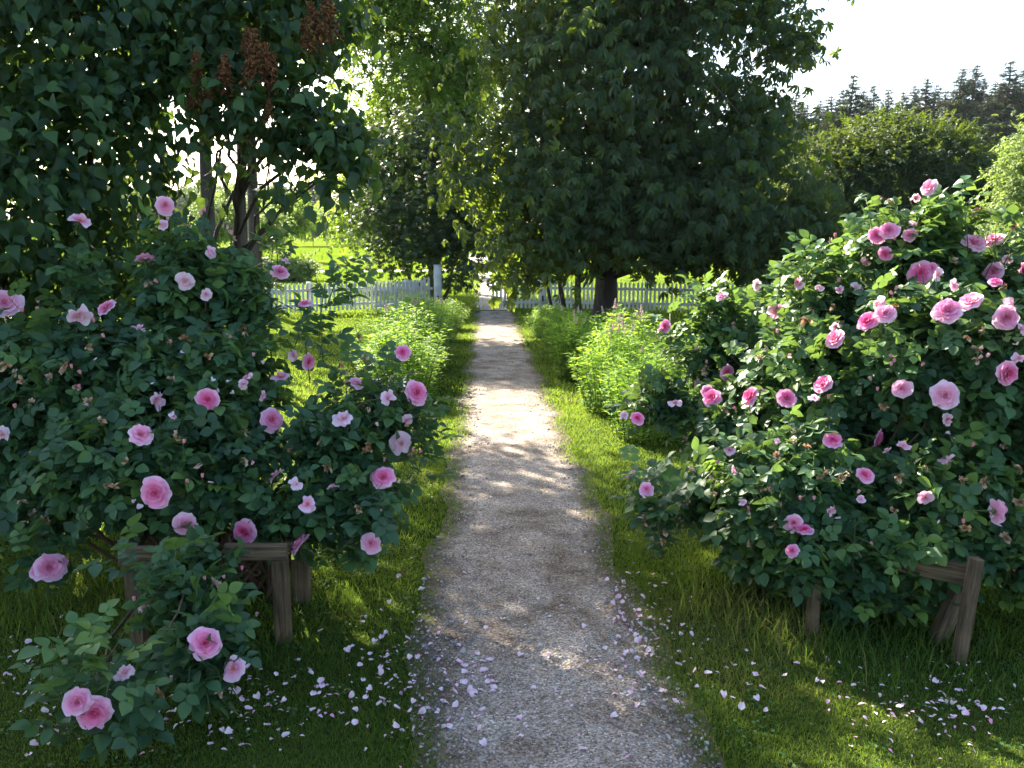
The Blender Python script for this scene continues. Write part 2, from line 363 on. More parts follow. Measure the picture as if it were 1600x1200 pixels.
def spray_small(seed, n=9):
    """a twig tip carrying n small leaves"""
    r = random.Random(seed); parts = []
    for i in range(n):
        y = i / (n - 1) * .75; sg = -1 if i % 2 else 1
        parts.append(xf(SMALL[i % 2], sg * R(r.uniform(35, 75)) if i < n - 1 else 0, (0, y, -.15 * y * y), .34 * r.uniform(.8, 1.15), tilt=r.uniform(-.7, .3), roll=r.uniform(-.6, .6)))
    return join(parts)
SPRAY = [spray_small(i) for i in range(5)]
LANCE = [blade(1, .26, [.1, .9, 1, .6, .03], fold=.3, droop=.25), blade(1, .3, [.1, 1, .8, .03], fold=.2, droop=.45)]

def frames(d, n0, s):
    d = nrm(d); side = nrm(np.cross(d, n0)); n = np.cross(side, d)
    Mx = np.stack([side, d, n], axis=-1) * np.asarray(s)[:, None, None]
    return Mx
def rnd_dir(n):
    return nrm(rng.normal(size=(n, 3)))
def put_leaves(g, tpls, P, out, size, var, droop=.3, outw=.6, rnd=.6, up=.8, nout=.3, nrnd=.35, m=0):
    n = len(P)
    d = nrm(out * outw + rnd_dir(n) * rnd + np.array([0, 0, -1.0]) * droop)
    n0 = nrm(np.array([0, 0, 1.0]) * up + out * nout + rnd_dir(n) * nrnd)
    s = size * rng.uniform(.7, 1.2, n); Mx = frames(d, n0, s)
    which = rng.integers(0, len(tpls), n)
    for k, tp in enumerate(tpls):
        i = which == k; g.inst(tp, Mx[i], P[i], np.clip(var[i], 0, 1), m)

class Blob:
    def __init__(s, px, py, d, rx, ry, depth=None, leafy=1):
        s.leafy = leafy
        s.c = W(px, py, d); k = d / F; s.r = np.array([rx * k, (depth if depth else .5 * (rx + ry) * k), ry * k])
def inside(blobs, P):
    v = np.full(len(P), 9.0)
    for b in blobs: v = np.minimum(v, np.linalg.norm((P - b.c) / b.r, axis=1))
    return v
def shell(blobs, n, lo=.8, hi=1.03, keep=.86, zmin=.06):
    """points in the outer layer of a union of ellipsoids, with the outward direction"""
    blobs = [b for b in blobs if b.leafy]; a = np.array([(b.r[0] * b.r[1] * b.r[2]) ** (2 / 3) for b in blobs]); a /= a.sum()
    Ps, Os = [], []
    tot = 0
    for _ in range(30):
        k = rng.choice(len(blobs), n * 2, p=a); dd = rnd_dir(n * 2)
        C = np.array([b.c for b in blobs])[k]; Rr = np.array([b.r for b in blobs])[k]
        P = C + dd * Rr * rng.uniform(lo, hi, (n * 2, 1)); O = nrm(dd / Rr)
        ok = np.ones(len(P), bool)
        for j, b in enumerate(blobs):
            ok &= (np.linalg.norm((P - b.c) / b.r, axis=1) > keep * lo / .8) | (k == j)
        ok &= P[:, 2] > gz(P[:, 0], P[:, 1]) + zmin
        Ps.append(P[ok]); Os.append(O[ok]); tot += ok.sum()
        if tot >= n: break
    return np.concatenate(Ps)[:n], np.concatenate(Os)[:n]

# ================================================================ SETTING
def axis_pts(segs):
    out = []
    for a, b, s in segs: out += list(np.arange(a, b, s))
    out.append(segs[-1][1]); return np.array(out)
xs = axis_pts([(-900, -100, 100), (-100, -20, 8), (-20, -4, 1), (-4, 5, .2), (5, 20, 1), (20, 100, 8), (100, 900, 100)])
ys = axis_pts([(-30, 0, 3), (0, 10, .2), (10, 30, .5), (30, 100, 7), (100, 1600, 100)])
X, Y = np.meshgrid(xs, ys); Z = gz(X, Y)
nx, ny = len(xs), len(ys); idx = np.arange(nx * ny).reshape(ny, nx)
Q = np.stack([idx[:-1, :-1], idx[:-1, 1:], idx[1:, 1:], idx[1:, :-1]], -1).reshape(-1, 4)
g = Geo(); g.add(np.stack([X, Y, Z], -1).reshape(-1, 3), Q); tag(g.build('ground', M_lawn), kind='structure')

def path_edge(y, side):
    y = np.asarray(y, float)
    w_ = .035 * np.sin(y * 2.3 + side) + .03 * np.sin(y * 5.1 + 2 * side) + .015 * np.sin(y * 11 + side * 3)
    return (-.25 - w_ * .9) if side < 0 else (.66 + .006 * y + w_)
def path_strip(y0, y1, step, mat, name):
    yy = np.arange(y0, y1 + step, step); nu = 13; V = []; A = []
    for y in yy:
        a, b = float(path_edge(y, -1)) - .05, float(path_edge(y, 1)) + .05
        sh = 0 if y < 24 else -.012 * (y - 24) ** 1.15
        for j in range(nu):
            u = j / (nu - 1); x = a + (b - a) * u; e = abs(2 * u - 1)
            V.append((x + sh, y, float(gz(x, y)) + .006 + .012 * (1 - e * e) + .003 * math.sin(x * 23 + y * 17))); A.append(max(0, (e - .45) / .55))
    n = len(yy); Q = [[i * nu + j, i * nu + j + 1, (i + 1) * nu + j + 1, (i + 1) * nu + j] for i in range(n - 1) for j in range(nu - 1)]
    g = Geo(); g.add(V, Q, None, A); return tag(g.build(name, mat), kind='structure')
path_strip(.3, 24, .15, M_gravel, 'path')
path_strip(24.2, 75, 1.0, M_track, 'path')
# pale farm track crossing the field
g = Geo(); V = []; 
for i, x in enumerate(np.linspace(-60, -1, 30)):
    y = 47 + .10 * x + 1.0 * math.sin(x * .1)
    V += [(x, y, -.708), (x, y + 2.2, -.708)]
g.add(V, [[2 * i, 2 * i + 2, 2 * i + 3, 2 * i + 1] for i in range(29)]); tag(g.build('farm_track', M_track), kind='structure')

# ---- grass blades
def grass_noise(x, y):
    return .5 + .25 * np.sin(x * 1.9 + 1.3 * np.sin(y * 1.1)) + .25 * np.sin(y * 2.3 + 1.7 * np.sin(x * 1.4 + 2))
def blades(x0, x1, y0, y1, dens, h, wd, g, lim=None, tall=False):
    n = int((x1 - x0) * (y1 - y0) * dens)
    x = rng.uniform(x0, x1, n); y = rng.uniform(y0, y1, n)
    hx = (y + .3) * .66 + .5
    ok = (np.abs(x - y * .03) < hx)
    l = path_edge(y, -1); r = path_edge(y, 1)
    fr = rng.normal(0, .05, n)
    ok &= (x < l + .02 + fr) | (x > r - .02 + fr) | (rng.random(n) < .004 + .03 * (grass_noise(x * 3, y * 3) > .8))
    if lim is not None: ok &= lim(x, y)
    x, y = x[ok], y[ok]; n = len(x)
    ns = grass_noise(x, y); edge = np.minimum(np.abs(x - path_edge(y, -1)), np.abs(x - path_edge(y, 1)))
    hh = h * rng.uniform(.45, 1.25, n) * (.65 + .7 * ns)
    if not tall: hh *= np.clip(.85 + .5 * np.exp(-edge * 7), 0, 1.5)
    th = rng.uniform(0, 2 * np.pi, n); ph = rng.uniform(0, 2 * np.pi, n); lean = hh * rng.uniform(.2, 1.1, n)
    z = gz(x, y) - .003
    wv = np.stack([np.cos(th), np.sin(th), 0 * th], -1) * (wd * rng.uniform(.6, 1.3, n))[:, None]
    lv = np.stack([np.cos(ph), np.sin(ph), 0 * th], -1)
    B = np.stack([x, y, z], -1); up = np.array([0, 0, 1.0])
    M1 = B + up * (hh * .6)[:, None] + lv * (lean * .35)[:, None]; Tp = B + up * hh[:, None] * .95 + lv * lean[:, None]
    V = np.stack([B - wv, B + wv, M1 + wv * .7, M1 - wv * .7, Tp], 1).reshape(-1, 3)
    o = (np.arange(n) * 5)[:, None]
    dry = (ns > .72) * rng.random(n) * .6 + (np.hypot((x - 1.05) / .35, (y - 3.3) / .5) < 1) * rng.random(n) * .9 + (rng.random(n) < .10) * .5
    var = np.clip(rng.beta(2, 3.2, n) * .8 + dry * .6 + (rng.random(n) < .05) * .5, 0, 1)
    g.add(V, np.array([[0, 1, 2, 3]]) + o, np.array([[3, 2, 4]]) + o, np.repeat(var, 5))
g = Geo()
blades(-3.2, 3.4, 1.7, 4.6, 17000, .030, .0017, g)
blades(-5, 5.5, 4.6, 9, 5000, .035, .0028, g)
blades(-10, 10, 9, 22, 1100, .05, .006, g)
blades(-24, 24, 22, 40, 180, .12, .014, g)
tag(g.build('grass', M_grass, smooth=False), 'short mown lawn grass either side of the gravel path', 'grass', kind='stuff')

# ---- loose pebbles on the path
g = Geo(); n = 26000
y = 1.9 + rng.random(n) ** 1.7 * 9; x = rng.uniform(-.32, .74, n)
ok = (x > path_edge(y, -1) - .05) & (x < path_edge(y, 1) + .05); x, y = x[ok], y[ok]; n = len(x)
oct_ = (np.array([(1, 0, 0), (0, 1, 0), (-1, 0, 0), (0, -1, 0), (0, 0, .8), (0, 0, -.6)], float), np.zeros((0, 4), int), np.array([[0, 1, 4], [1, 2, 4], [2, 3, 4], [3, 0, 4], [1, 0, 5], [2, 1, 5], [3, 2, 5], [0, 3, 5]]))
s = rng.gamma(2.2, .0012, n) + .001 + (rng.random(n) < .01) * .006
P = np.stack([x, y, gz(x, y) + .012 + s * .2], -1)
d = rnd_dir(n); Mx = frames(d, rnd_dir(n), s); Mx[:, :, 0] *= 1.4
g.inst(oct_, Mx, P, rng.beta(2, 2, n))
tag(g.build('gravel', M_pebble, smooth=False), 'fine grey gravel stones loose on the path', 'gravel', kind='stuff')
#@@SETTING_END

# ================================================================ TREES
def make_tree(name, label, cat, base, trunk, rad, blobs, leaves, mat, nclump, per, clr, size, group=None, bark=None, nlimb=26,
              droop=.3, up=.8, outw=.6, nout=.3, lo=.45, varlo=.0, varhi=.8, extra_stems=(), crown_name='crown', zmin=.2, nrnd=.35):
    bark = bark or M_bark
    base = np.asarray(base, float); t = thing(name, label, cat, base, 0, group)
    g = Geo(); tr = np.vstack([base - [0, 0, .15], np.asarray(trunk, float)])
    # smooth the trunk line and give it a flared foot
    k = len(tr); tt = np.linspace(0, k - 1, 6 * k); pts = np.stack([np.interp(tt, range(k), tr[:, i]) for i in range(3)], -1)
    for _ in range(3): pts[1:-1] = (pts[:-2] + 2 * pts[1:-1] + pts[2:]) / 4
    f = np.linspace(0, 1, len(pts)); rr = rad * (1 - .85 * f) * (1 + .5 * np.exp(-f * 30)); tube(g, pts, rr, 10)
    for es in extra_stems:
        q = curve(es[0], es[1], rng.normal(0, .15, 3), 9, .02); tube(g, q, np.linspace(es[2][0], es[2][0] * .35, 9), 7)
    C, O = shell(blobs, nclump, lo, 1.0, .8, zmin)
    sel = rng.choice(len(C), min(nlimb, len(C)), replace=False)
    for i in sel:
        c = C[i]; j = int(np.clip(np.searchsorted(pts[:, 2], c[2] - .45 * np.linalg.norm(c[:2] - base[:2])), len(pts) // 7, len(pts) - 2))
        a = pts[j]; L_ = np.linalg.norm(c - a)
        q = curve(a, c, np.array([0, 0, .10 * L_]) + rng.normal(0, .05 * L_, 3), 8, .015 * L_)
        r0 = min(rr[j] * .5, .012 + .016 * L_); tube(g, q, np.linspace(r0, .006, 8), 6)
        for _ in range(3):
            m = q[rng.integers(3, 7)]; e = C[rng.integers(0, len(C))]
            e = m + nrm(e - m + rng.normal(0, .3 * L_, 3)) * L_ * .35
            tube(g, curve(m, e, rng.normal(0, .03 * L_, 3), 5), np.linspace(r0 * .35, .004, 5), 5)
    g.build('trunk', bark, t, loc=base)
    g = Geo(); n = nclump * per
    ci = np.repeat(np.arange(len(C)), per); off = rng.normal(0, 1, (len(ci), 3)) * clr * rng.uniform(.5, 1.3, len(C))[ci][:, None] * np.array([1, 1, .7])
    P = C[ci] + off; out = nrm(O[ci] * .8 + nrm(off) * .6)
    cv = rng.uniform(varlo, varhi, len(C))
    var = cv[ci] + rng.normal(0, .12, len(ci))
    ok = P[:, 2] > gz(P[:, 0], P[:, 1]) + zmin; 
    put_leaves(g, leaves, P[ok], out[ok], size, var[ok], droop=droop, up=up, outw=outw, nout=nout, nrnd=nrnd)
    g.build(crown_name, mat, t, smooth=True, loc=base)
    return t
def on_ground(x, y): return np.array([x, y, float(gz(x, y))])

# lilac shrubs at the left (heart-shaped leaves a hand long)
B = Blob
lilA = [B(40, 60, 5.2, 200, 150, .8), B(130, 240, 4.95, 150, 130, .6), B(20, 330, 4.9, 150, 140, .6), B(120, 400, 5.3, 130, 80, .5), B(190, 60, 5.4, 90, 100, .6), B(60, -150, 5.5, 260, 170, .9), B(-180, 200, 5.2, 160, 330, .9), B(200, 430, 5.6, 90, 70, .4), B(60, 560, 5.3, 190, 100, .5), B(-130, 600, 5.3, 160, 160, .6), B(20, 700, 5.4, 120, 60, .4)]  # last three low lobes, hidden behind the roses, added to shade the grass
b = on_ground(-2.35, 5.35)
make_tree('lilac_shrub', 'tall dark lilac with big heart shaped leaves filling the left edge behind the roses', 'shrub', b,
          [b + [.05, 0, .8], b + [-.1, .1, 1.8], b + [.0, .2, 3.2]], .06, lilA, HEART, M_lilac, 1150, 14, .15, .082, nlimb=36, droop=.6, up=.45, outw=.5, nout=.8, lo=.5, nrnd=.5,
          extra_stems=[(b + [.2, .1, -.1], b + [.3, .3, 2.2], (.045,)), (b + [-.3, .1, -.1], b + [-.8, .2, 2.4], (.05,)), (b + [.35, -.1, -.1], b + [.8, .1, 2.0], (.03,))])
lilB = [B(400, 60, 5.4, 130, 90, .5), B(470, 170, 5.1, 75, 75, .35), B(390, 180, 5.1, 95, 50, .35), B(330, 20, 5.5, 110, 70, .5), B(530, 225, 5.0, 28, 35, .2), B(470, 215, 5.1, 50, 28, .3), B(440, 315, 4.9, 22, 16, .12), B(515, 300, 4.9, 20, 22, .12), B(545, 270, 5.0, 16, 24, .12), B(350, 240, 5.1, 40, 18, .2), B(295, 120, 5.3, 50, 60, .4), B(500, -30, 5.5, 60, 120, .5), B(360, -150, 5.6, 200, 140, .8)]
b = on_ground(-1.75, 6.0)
lb = make_tree('lilac_shrub', 'arching lilac with rusty brown seed heads leaning over the left rose bush', 'shrub', b,
          [b + [.05, 0, 1.0], b + [.1, -.2, 1.8], b + [.3, -.4, 2.6], b + [.6, -.5, 3.2]], .045, lilB, HEART, M_lilac, 380, 13, .10, .078, nlimb=34, droop=.55, up=.5, outw=.55, nout=.6, lo=.4, nrnd=.5, varhi=1.0,
          extra_stems=[(b + [-.1, .1, -.1], b + [.0, -.1, 2.3], (.025,)), (b + [-.2, .1, -.1], b + [-.5, -.2, 2.4], (.04,))])
def seedhead(seed):
    g = Geo(); r = np.random.default_rng(seed); n = 240
    t = r.random(n) ** .8; a = r.uniform(0, 6.28, n); rad = .042 * (1 - t * .75) * np.sqrt(r.random(n)) * (1 + .3 * np.sin(t * 20))
    P = np.stack([np.cos(a) * rad, np.sin(a) * rad, t * .16], -1)
    Mx = frames(nrm(r.normal(size=(n, 3)) + [0, 0, .8]), nrm(r.normal(size=(n, 3))), np.full(n, .0045) * r.uniform(.7, 1.3, n)); Mx[:, :, 1] *= 1.7
    g.inst(oct_, Mx, P, r.random(n))
    for i in range(0, n, 3): tube(g, [[0, 0, max(0, P[i][2] - .02)], P[i]], .0012, 3, .2)
    tube(g, [[0, 0, -.06], [0, 0, .15]], .0022, 4, .1)
    return g.mesh('faded_flower_head', M_seed, False)
SH = [seedhead(i) for i in range(3)]
for i, (px, py, s) in enumerate([(310, 118, .9), (316, 152, .8), (346, 108, .8), (356, 128, 1), (396, 88, 1.1), (386, 70, .8), (421, 118, 1.1), (384, 122, .9), (500, 45, 1.1), (517, 42, 1.2), (484, 66, .9), (410, 100, .8), (418, 180, .6), (300, 160, .6)]):
    o = bpy.data.objects.new('faded_flower_head', SH[i % 3]); COL.objects.link(o); o.parent = lb
    o.location = W(px, py + 22 * s, 4.85 + .1 * random.random()) - b; o.scale = (s * 1.5, s * 1.5, s * 1.3); o.rotation_euler = (random.uniform(-.3, .3), random.uniform(-.35, .35), random.uniform(0, 6))

# bare-stemmed trees seen below and between the lilacs
for (px, d, h, lab, xx) in ((322, 9.5, 9.0, 'straight grey brown tree trunk showing between the two lilacs', 0), (376, 11.5, 9.0, 'thinner dark trunk just right of the straight trunk behind the lilac', 1)):
    x = W(px, 300, d)[0]; b = on_ground(x, d)
    bl = [B(px + q1, q2, d, 110, 80, 1.2) for q1, q2 in ((-60, -20), (50, -60), (-20, -180), (20, 60 - 120))]
    make_tree('garden_tree', lab, 'tree', b, [b + [0, 0, 2], b + [.05, 0, 4], b + [.1, 0, h * .75]], .10 if not xx else .075, bl, SPRAY, M_round, 160, 8, .35, .22, nlimb=14, group='trees behind the lilacs')

b = on_ground(-6.2, 23.5)
make_tree('garden_tree', 'tall tree high behind the arching lilac, sun glinting through a crown extended for shade', 'tree', b, [b + [0, 0, 3], b + [.1, 0, 6], b + [.3, 0, 10]], .2,
          [B(430, 20, 23, 80, 70, 2.0), B(370, -60, 23.5, 110, 90, 2.4), B(470, -80, 23, 60, 70, 1.8), B(300, 60, 24, 90, 60, 2), B(570, -175, 25.5, 80, 65, 2.0), B(490, -190, 25, 80, 60, 2.0)], SPRAY, M_ash, 520, 15, .35, .34, nlimb=30, lo=.3)  # added to dapple the path; last two lobes, above view, shade the chestnut
# maple left of the gate, and the lighter ash behind it
b = on_ground(-1.55, 26.5)
mb = [B(660, 300, 26, 90, 70, 1.8), B(600, 320, 25.8, 60, 50, 1.3), B(730, 290, 26, 70, 70, 1.4), B(640, 380, 25.5, 65, 40, 1.3), B(600, 415, 25.2, 40, 18, .8), B(715, 370, 25.5, 55, 45, 1.2), B(700, 430, 25.2, 50, 20, .8), B(575, 350, 26, 30, 30, .7), B(660, 215, 26.5, 80, 60, 1.6), B(590, 250, 26.5, 50, 50, 1.), B(750, 370, 25, 25, 30, .6)]
make_tree('maple_tree', 'low dark maple behind the gate post, branches hanging to the fence', 'tree', b, [b + [0, 0, 1.5], b + [.05, 0, 3], b + [0, 0, 5]], .2, mb, MAPLE, M_maple, 420, 24, .42, .23, nlimb=34, droop=.5, up=.6, nout=.5, lo=.3,
          extra_stems=[(b + [-.3, -.1, -.1], b + [-.9, -.4, 2.6], (.07,)), (b + [.2, -.1, -.1], b + [.8, -.3, 2.4], (.06,)), (b + [-.15, .2, -.1], b + [-.3, .3, 3.2], (.06,))], varhi=.6)
b = on_ground(-1.9, 33)
ab = [B(650, 120, 33, 110, 110, 2.4), B(570, 200, 33, 55, 90, 1.5), B(720, 60, 33, 80, 120, 2.0), B(600, 20, 33, 85, 70, 2), B(700, 200, 33, 80, 70, 2), B(640, -80, 33, 140, 90, 2.6), B(560, 310, 33, 50, 60, 1.2), B(610, 270, 33, 60, 60, 1.2), B(745, 130, 33, 35, 60, 1.), B(540, 340, 33, 25, 40, .8), B(640, -220, 33, 130, 110, 2.6), B(760, -120, 33, 80, 90, 2.0), B(640, -330, 32, 120, 90, 2.4)]  # top lobes, above the view, added so the ash shades the chestnut
make_tree('ash_tree', 'tall airy light green tree behind the low dark maple', 'tree', b, [b + [0, 0, 2.5], b + [.1, 0, 5], b + [.5, 0, 8], b + [.8, 0, 14]], .25, ab, SPRAY, M_ash, 700, 22, .42, .42, nlimb=60, lo=.25, droop=.4, up=.5, varlo=.1, varhi=.9,
          extra_stems=[(b + [0, 0, 2], b + [-1.2, .2, 9.5], (.13,)), (b + [0, 0, 3], b + [1.6, -.3, 8.5], (.11,)), (b + [0.1, 0, 4], b + [-2.4, -.3, 8.0], (.07,))])
# small trees by the track beyond the gate
for (px, pyb, d, lab, c) in ((724, 415, 42, 'small leaning tree beside the far track, right of the maple', [(735, 330, 35, 35), (715, 300, 30, 40), (750, 310, 25, 30)]),
                          (703, 400, 52, 'small slender tree beyond the leaning tree by the track', [(700, 340, 25, 30), (712, 320, 22, 28)]),
                          (775, 395, 60, 'bushy pale tree at the far end of the track above the gate', [(775, 350, 24, 26), (788, 365, 20, 20), (765, 370, 14, 14)])):
    b = on_ground(W(px, 400, d)[0], d)
    make_tree('field_tree', lab, 'tree', b, [b + [.1, 0, 1], b + [.35, 0, 2.3], b + [.6, 0, 3.2]], .17, [B(q[0], q[1], d, q[2], q[3]) for q in c], SPRAY, M_ash, 110, 9, .4, .5, nlimb=12, group='small trees along the far track', varlo=.3, varhi=1)

# big horse chestnut right of the path
b = on_ground(2.95, 20.8)
cb = [B(960, 180, 19, 170, 200, 3.4), B(860, 130, 18.5, 90, 120, 2.2), B(780, 265, 18, 85, 55, 1.6), B(850, 300, 17.6, 110, 90, 2.), B(1080, 150, 19, 120, 190, 2.8), B(1150, 300, 18.4, 130, 90, 2.2), B(1220, 345, 18, 85, 60, 1.5), B(1020, 335, 17.6, 130, 60, 2.), B(850, 395, 17.2, 60, 35, 1.1), B(1120, 370, 18, 110, 35, 1.6), B(960, 365, 17.2, 95, 38, 1.2), B(900, -40, 19, 110, 120, 2.6), B(1060, -80, 19.5, 150, 140, 3), B(1200, 30, 18.5, 55, 35, .8), B(1245, 72, 18.2, 24, 14, .3), B(1222, 62, 18.4, 34, 22, .5), B(820, 30, 18.6, 60, 70, 1.4), B(1180, 190, 18.8, 40, 60, 1.), B(810, 385, 17.4, 40, 45, .7), B(800, 440, 17, 16, 18, .4), B(1060, 395, 18.5, 60, 16, .8), B(1170, 405, 18, 60, 18, .8), B(1230, 395, 18, 50, 18, .8), B(720, 270, 18, 30, 30, .6)]
make_tree('chestnut_tree', 'large dark horse chestnut with drooping palmate leaves right of the gate', 'tree', b, [b + [0, 0, 2], b + [-.1, 0, 4], b + [0, 0, 7], b + [.2, 0, 10]], .30, cb, PALM, M_chest, 900, 17, .46, .33, nlimb=60, droop=.55, up=.6, outw=.7, nout=.6, lo=.5, varhi=.75, zmin=.35,
          extra_stems=[(b + [-.9, -.4, -.1], b + [-1.3, -.8, 2.3], (.07,)), (b + [-.6, -.5, -.1], b + [-.5, -1., 2.6], (.06,)), (b + [-1.2, -.3, -.1], b + [-1.7, -.5, 2.0], (.05,)), (b + [-.75, -.2, -.1], b + [-1.0, -.3, 3], (.08,))])

# trees to the right
b = on_ground(13.2, 29)
rb = [B(1380, 300, 28, 130, 110, 3.0), B(1290, 300, 27.5, 80, 80, 2), B(1470, 290, 27.5, 75, 80, 2), B(1330, 252, 28, 70, 32, 1.5), B(1420, 232, 28.5, 70, 28, 1.4), B(1400, 375, 27, 140, 60, 2.4), B(1250, 370, 27.4, 70, 55, 1.6), B(1510, 330, 27, 40, 60, 1.2), B(1290, 430, 27, 120, 40, 1.8)]
make_tree('linden_tree', 'broad rounded dark tree with yellow green top in front of the spruces', 'tree', b, [b + [0, 0, 1.2], b + [.1, 0, 2.6], b + [0, 0, 4.4]], .25, rb, SPRAY, M_round, 1150, 16, .36, .34, nlimb=30, lo=.6, droop=.3, up=.7, varhi=.7)
b = on_ground(13.6, 21)
make_tree('birch_tree', 'pale green birch at the right edge beside the dark round tree', 'tree', b, [b + [0, 0, 1.2], b + [.05, 0, 2.6], b + [0, 0, 4.0]], .09, [B(1600, 290, 21, 38, 60, 1.0), B(1585, 345, 21, 50, 45, 1.0), B(1640, 260, 21, 60, 90, 1.2), B(1650, 380, 21, 80, 70, 1.2)], SPRAY, M_birch, 420, 14, .22, .22, nlimb=22, bark=M_bark_grey, lo=.3)
for i, (px, py, d, rx, ry, lab) in enumerate(((1550, 400, 17, 90, 45, 'yellow green bush behind the top of the right rose bush, below the birch'), (1420, 440, 19, 110, 40, 'low sunlit bush under the broad rounded tree'), (1250, 450, 21, 70, 28, 'low sunlit bush between the chestnut branches and the right roses'), (1560, 270, 26, 30, 40, 'light green shrub with yellow tips between the round tree and the birch'))):
    b = on_ground(W(px, 400, d)[0], d)
    make_tree('garden_shrub', lab, 'shrub', b, [b + [0, 0, .5], b + [.05, 0, 1.2]], .03, [B(px, py, d, rx, ry), B(px - rx * .5, py + 12, d, rx * .5, ry * .8), B(px + rx * .4, py + ry * .7, d, rx * .7, ry * .8)], SPRAY, M_birch, 260, 12, .18, .18, nlimb=12, group='sunlit bushes at the right')

# spruces on the skyline
def spruce_mesh(seed, H):
    r = np.random.default_rng(seed); gt = Geo(); gc = Geo(); tube(gt, [[0, 0, -.2], [.02 * H, 0, H * .5], [0, 0, H]], [H * .014, H * .008, .01], 7)
    P, D, V, Zs = [], [], [], []
    nw = int(H * 3.2)
    for i in range(nw):
        z = H * (.12 + .86 * (i / nw) ** .95); L_ = (H - z) * .25 * r.uniform(.5, 1.2) + .05
        for k in range(r.integers(6, 9)):
            a = r.uniform(0, 6.28); l = L_ * r.uniform(.55, 1.15); dr = np.array([math.cos(a), math.sin(a), -.15 + .35 * (z / H)])
            tube(gt, [[0, 0, z], dr * l + [0, 0, z]], [.03, .008], 4)
            m = int(5 + l * 13)
            t = r.random(m) ** .7 * l; p = dr[None] * t[:, None] + [0, 0, z] + r.normal(0, .07 + .05 * l, (m, 3)) * [1, 1, .7]
            P.append(p); D.append(nrm(dr + r.normal(0, .5, (m, 3)) + [0, 0, -.15])); V.append(r.random(m) * .5 + (r.random() < .2) * .5); Zs.append(np.full(m, .25 + .75 * min(1, (H - z) / 4)))
    P = np.concatenate(P); D = np.concatenate(D); V = np.concatenate(V)
    gc.inst(NEED, frames(D, rnd_dir(len(P)) + [0, 0, .5], r.uniform(.25, .5, len(P)) * np.concatenate(Zs)), P, V)
    return gt.mesh('trunk', M_bark), gc.mesh('crown', M_conif)
NEED = join([xf(blade(1, .16, [.3, 1, .8, .1], fold=.4, droop=.2), a, (0, 0, 0), s, tilt=tl) for a, s, tl in ((0, 1, 0), (.6, .7, .3), (-.6, .7, -.2), (.2, .75, -.6))])
SPR = [spruce_mesh(i, 13 + i) for i in range(4)]
front = [(1190, 178, 72), (1228, 160, 74), (1262, 172, 70), (1300, 158, 73), (1336, 124, 72), (1366, 142, 75), (1412, 152, 72), (1450, 130, 74), (1478, 150, 76), (1506, 114, 70), (1529, 108, 73), (1556, 140, 75), (1580, 102, 70), (1604, 116, 74), (1640, 100, 72)]
back = [(1165, 178, 84), (1210, 170, 88), (1246, 152, 84), (1283, 166, 90), (1318, 148, 86), (1350, 150, 92), (1390, 148, 86), (1430, 142, 90), (1465, 140, 86), (1492, 150, 92), (1540, 136, 86), (1568, 140, 92), (1595, 140, 86)]
nth = ['leftmost', 'second', 'third', 'fourth', 'fifth', 'sixth', 'seventh', 'eighth', 'ninth', 'tenth', 'eleventh', 'twelfth', 'thirteenth', 'fourteenth', 'last']
for rowname, row in (('front', front), ('back', back)):
    for i, (px, py, d) in enumerate(row):
        tp = W(px, py - 16, d); b = on_ground(tp[0], d); Hh = tp[2] - b[2]; k = (i * 3 + (rowname == 'back')) % 4
        t = thing('spruce_tree', 'spruce on the wooded skyline, %s of the %s row counting from the chestnut' % (nth[i], rowname), 'tree', b, random.uniform(0, 6), 'spruces on the skyline')
        for me, nm in ((SPR[k][0], 'trunk'), (SPR[k][1], 'crown')):
            o = bpy.data.objects.new(nm, me); COL.objects.link(o); o.parent = t
        s = Hh / (13 + k); t.scale = (s * random.uniform(1.25, 1.6),) * 2 + (s,)

# far wood across the field and the bushes before it
g = Geo(); P = []; O = []; V = []
for i in range(70):
    px = rng.uniform(100, 800); d = rng.uniform(230, 330); r_ = rng.uniform(5, 9); c = W(px, 340, d); top = W(px, rng.uniform(292, 330), d)[2]
    n = 330; dd = rnd_dir(n); dd[:, 2] = np.abs(dd[:, 2]) * 1.2 - .2; p = np.array([c[0], d, max(top - r_, 2)]) + dd * r_ * rng.uniform(.75, 1.05, (n, 1))
    P.append(p); O.append(dd); V.append(np.full(n, rng.uniform(.0, .8)) + rng.normal(0, .1, n))
P = np.concatenate(P); O = nrm(np.concatenate(O)); V = np.concatenate(V)
put_leaves(g, SPRAY, P, O, 3.4, V, droop=.3)
for i in range(0, len(P), 110): tube(g, [[P[i][0], P[i][1], -1], P[i]], [.4, .1], 5, .2)
tag(g.build('forest', M_maple), 'hazy blue green wood along the far side of the field', 'forest', kind='stuff')
for i, (px, py, d, rx, ry, lab) in enumerate(((445, 335, 60, 38, 28, 'rounded grey green bush at the far left of the bright field'), (400, 350, 40, 45, 35, 'yellow green bush behind the lilac trunks, beside the field'), (350, 330, 34, 40, 40, 'sunlit shrub seen between the trunks left of the field'), (490, 345, 110, 30, 12, 'small distant bush on the edge of the bright field'), (455, 418, 38, 34, 7, 'low clump of rough weeds by the farm track'), (540, 352, 120, 22, 10, 'farthest little bush at the field edge beside the maple'))):
    b = on_ground(W(px, 400, d)[0], d); k = d / 30
    make_tree('field_bush', lab, 'shrub', b, [b + [0, 0, .3], b + [.05, 0, .8]], .05, [B(px, py, d, rx, ry), B(px - rx * .5, py + ry * .4, d, rx * .6, ry * .7), B(px + rx * .4, py + ry * .5, d, rx * .6, ry * .6)], SPRAY, M_birch if i != 0 else M_ash, 110, 12, .2 * k, .25 * k, nlimb=8, group='bushes round the field', zmin=.02)

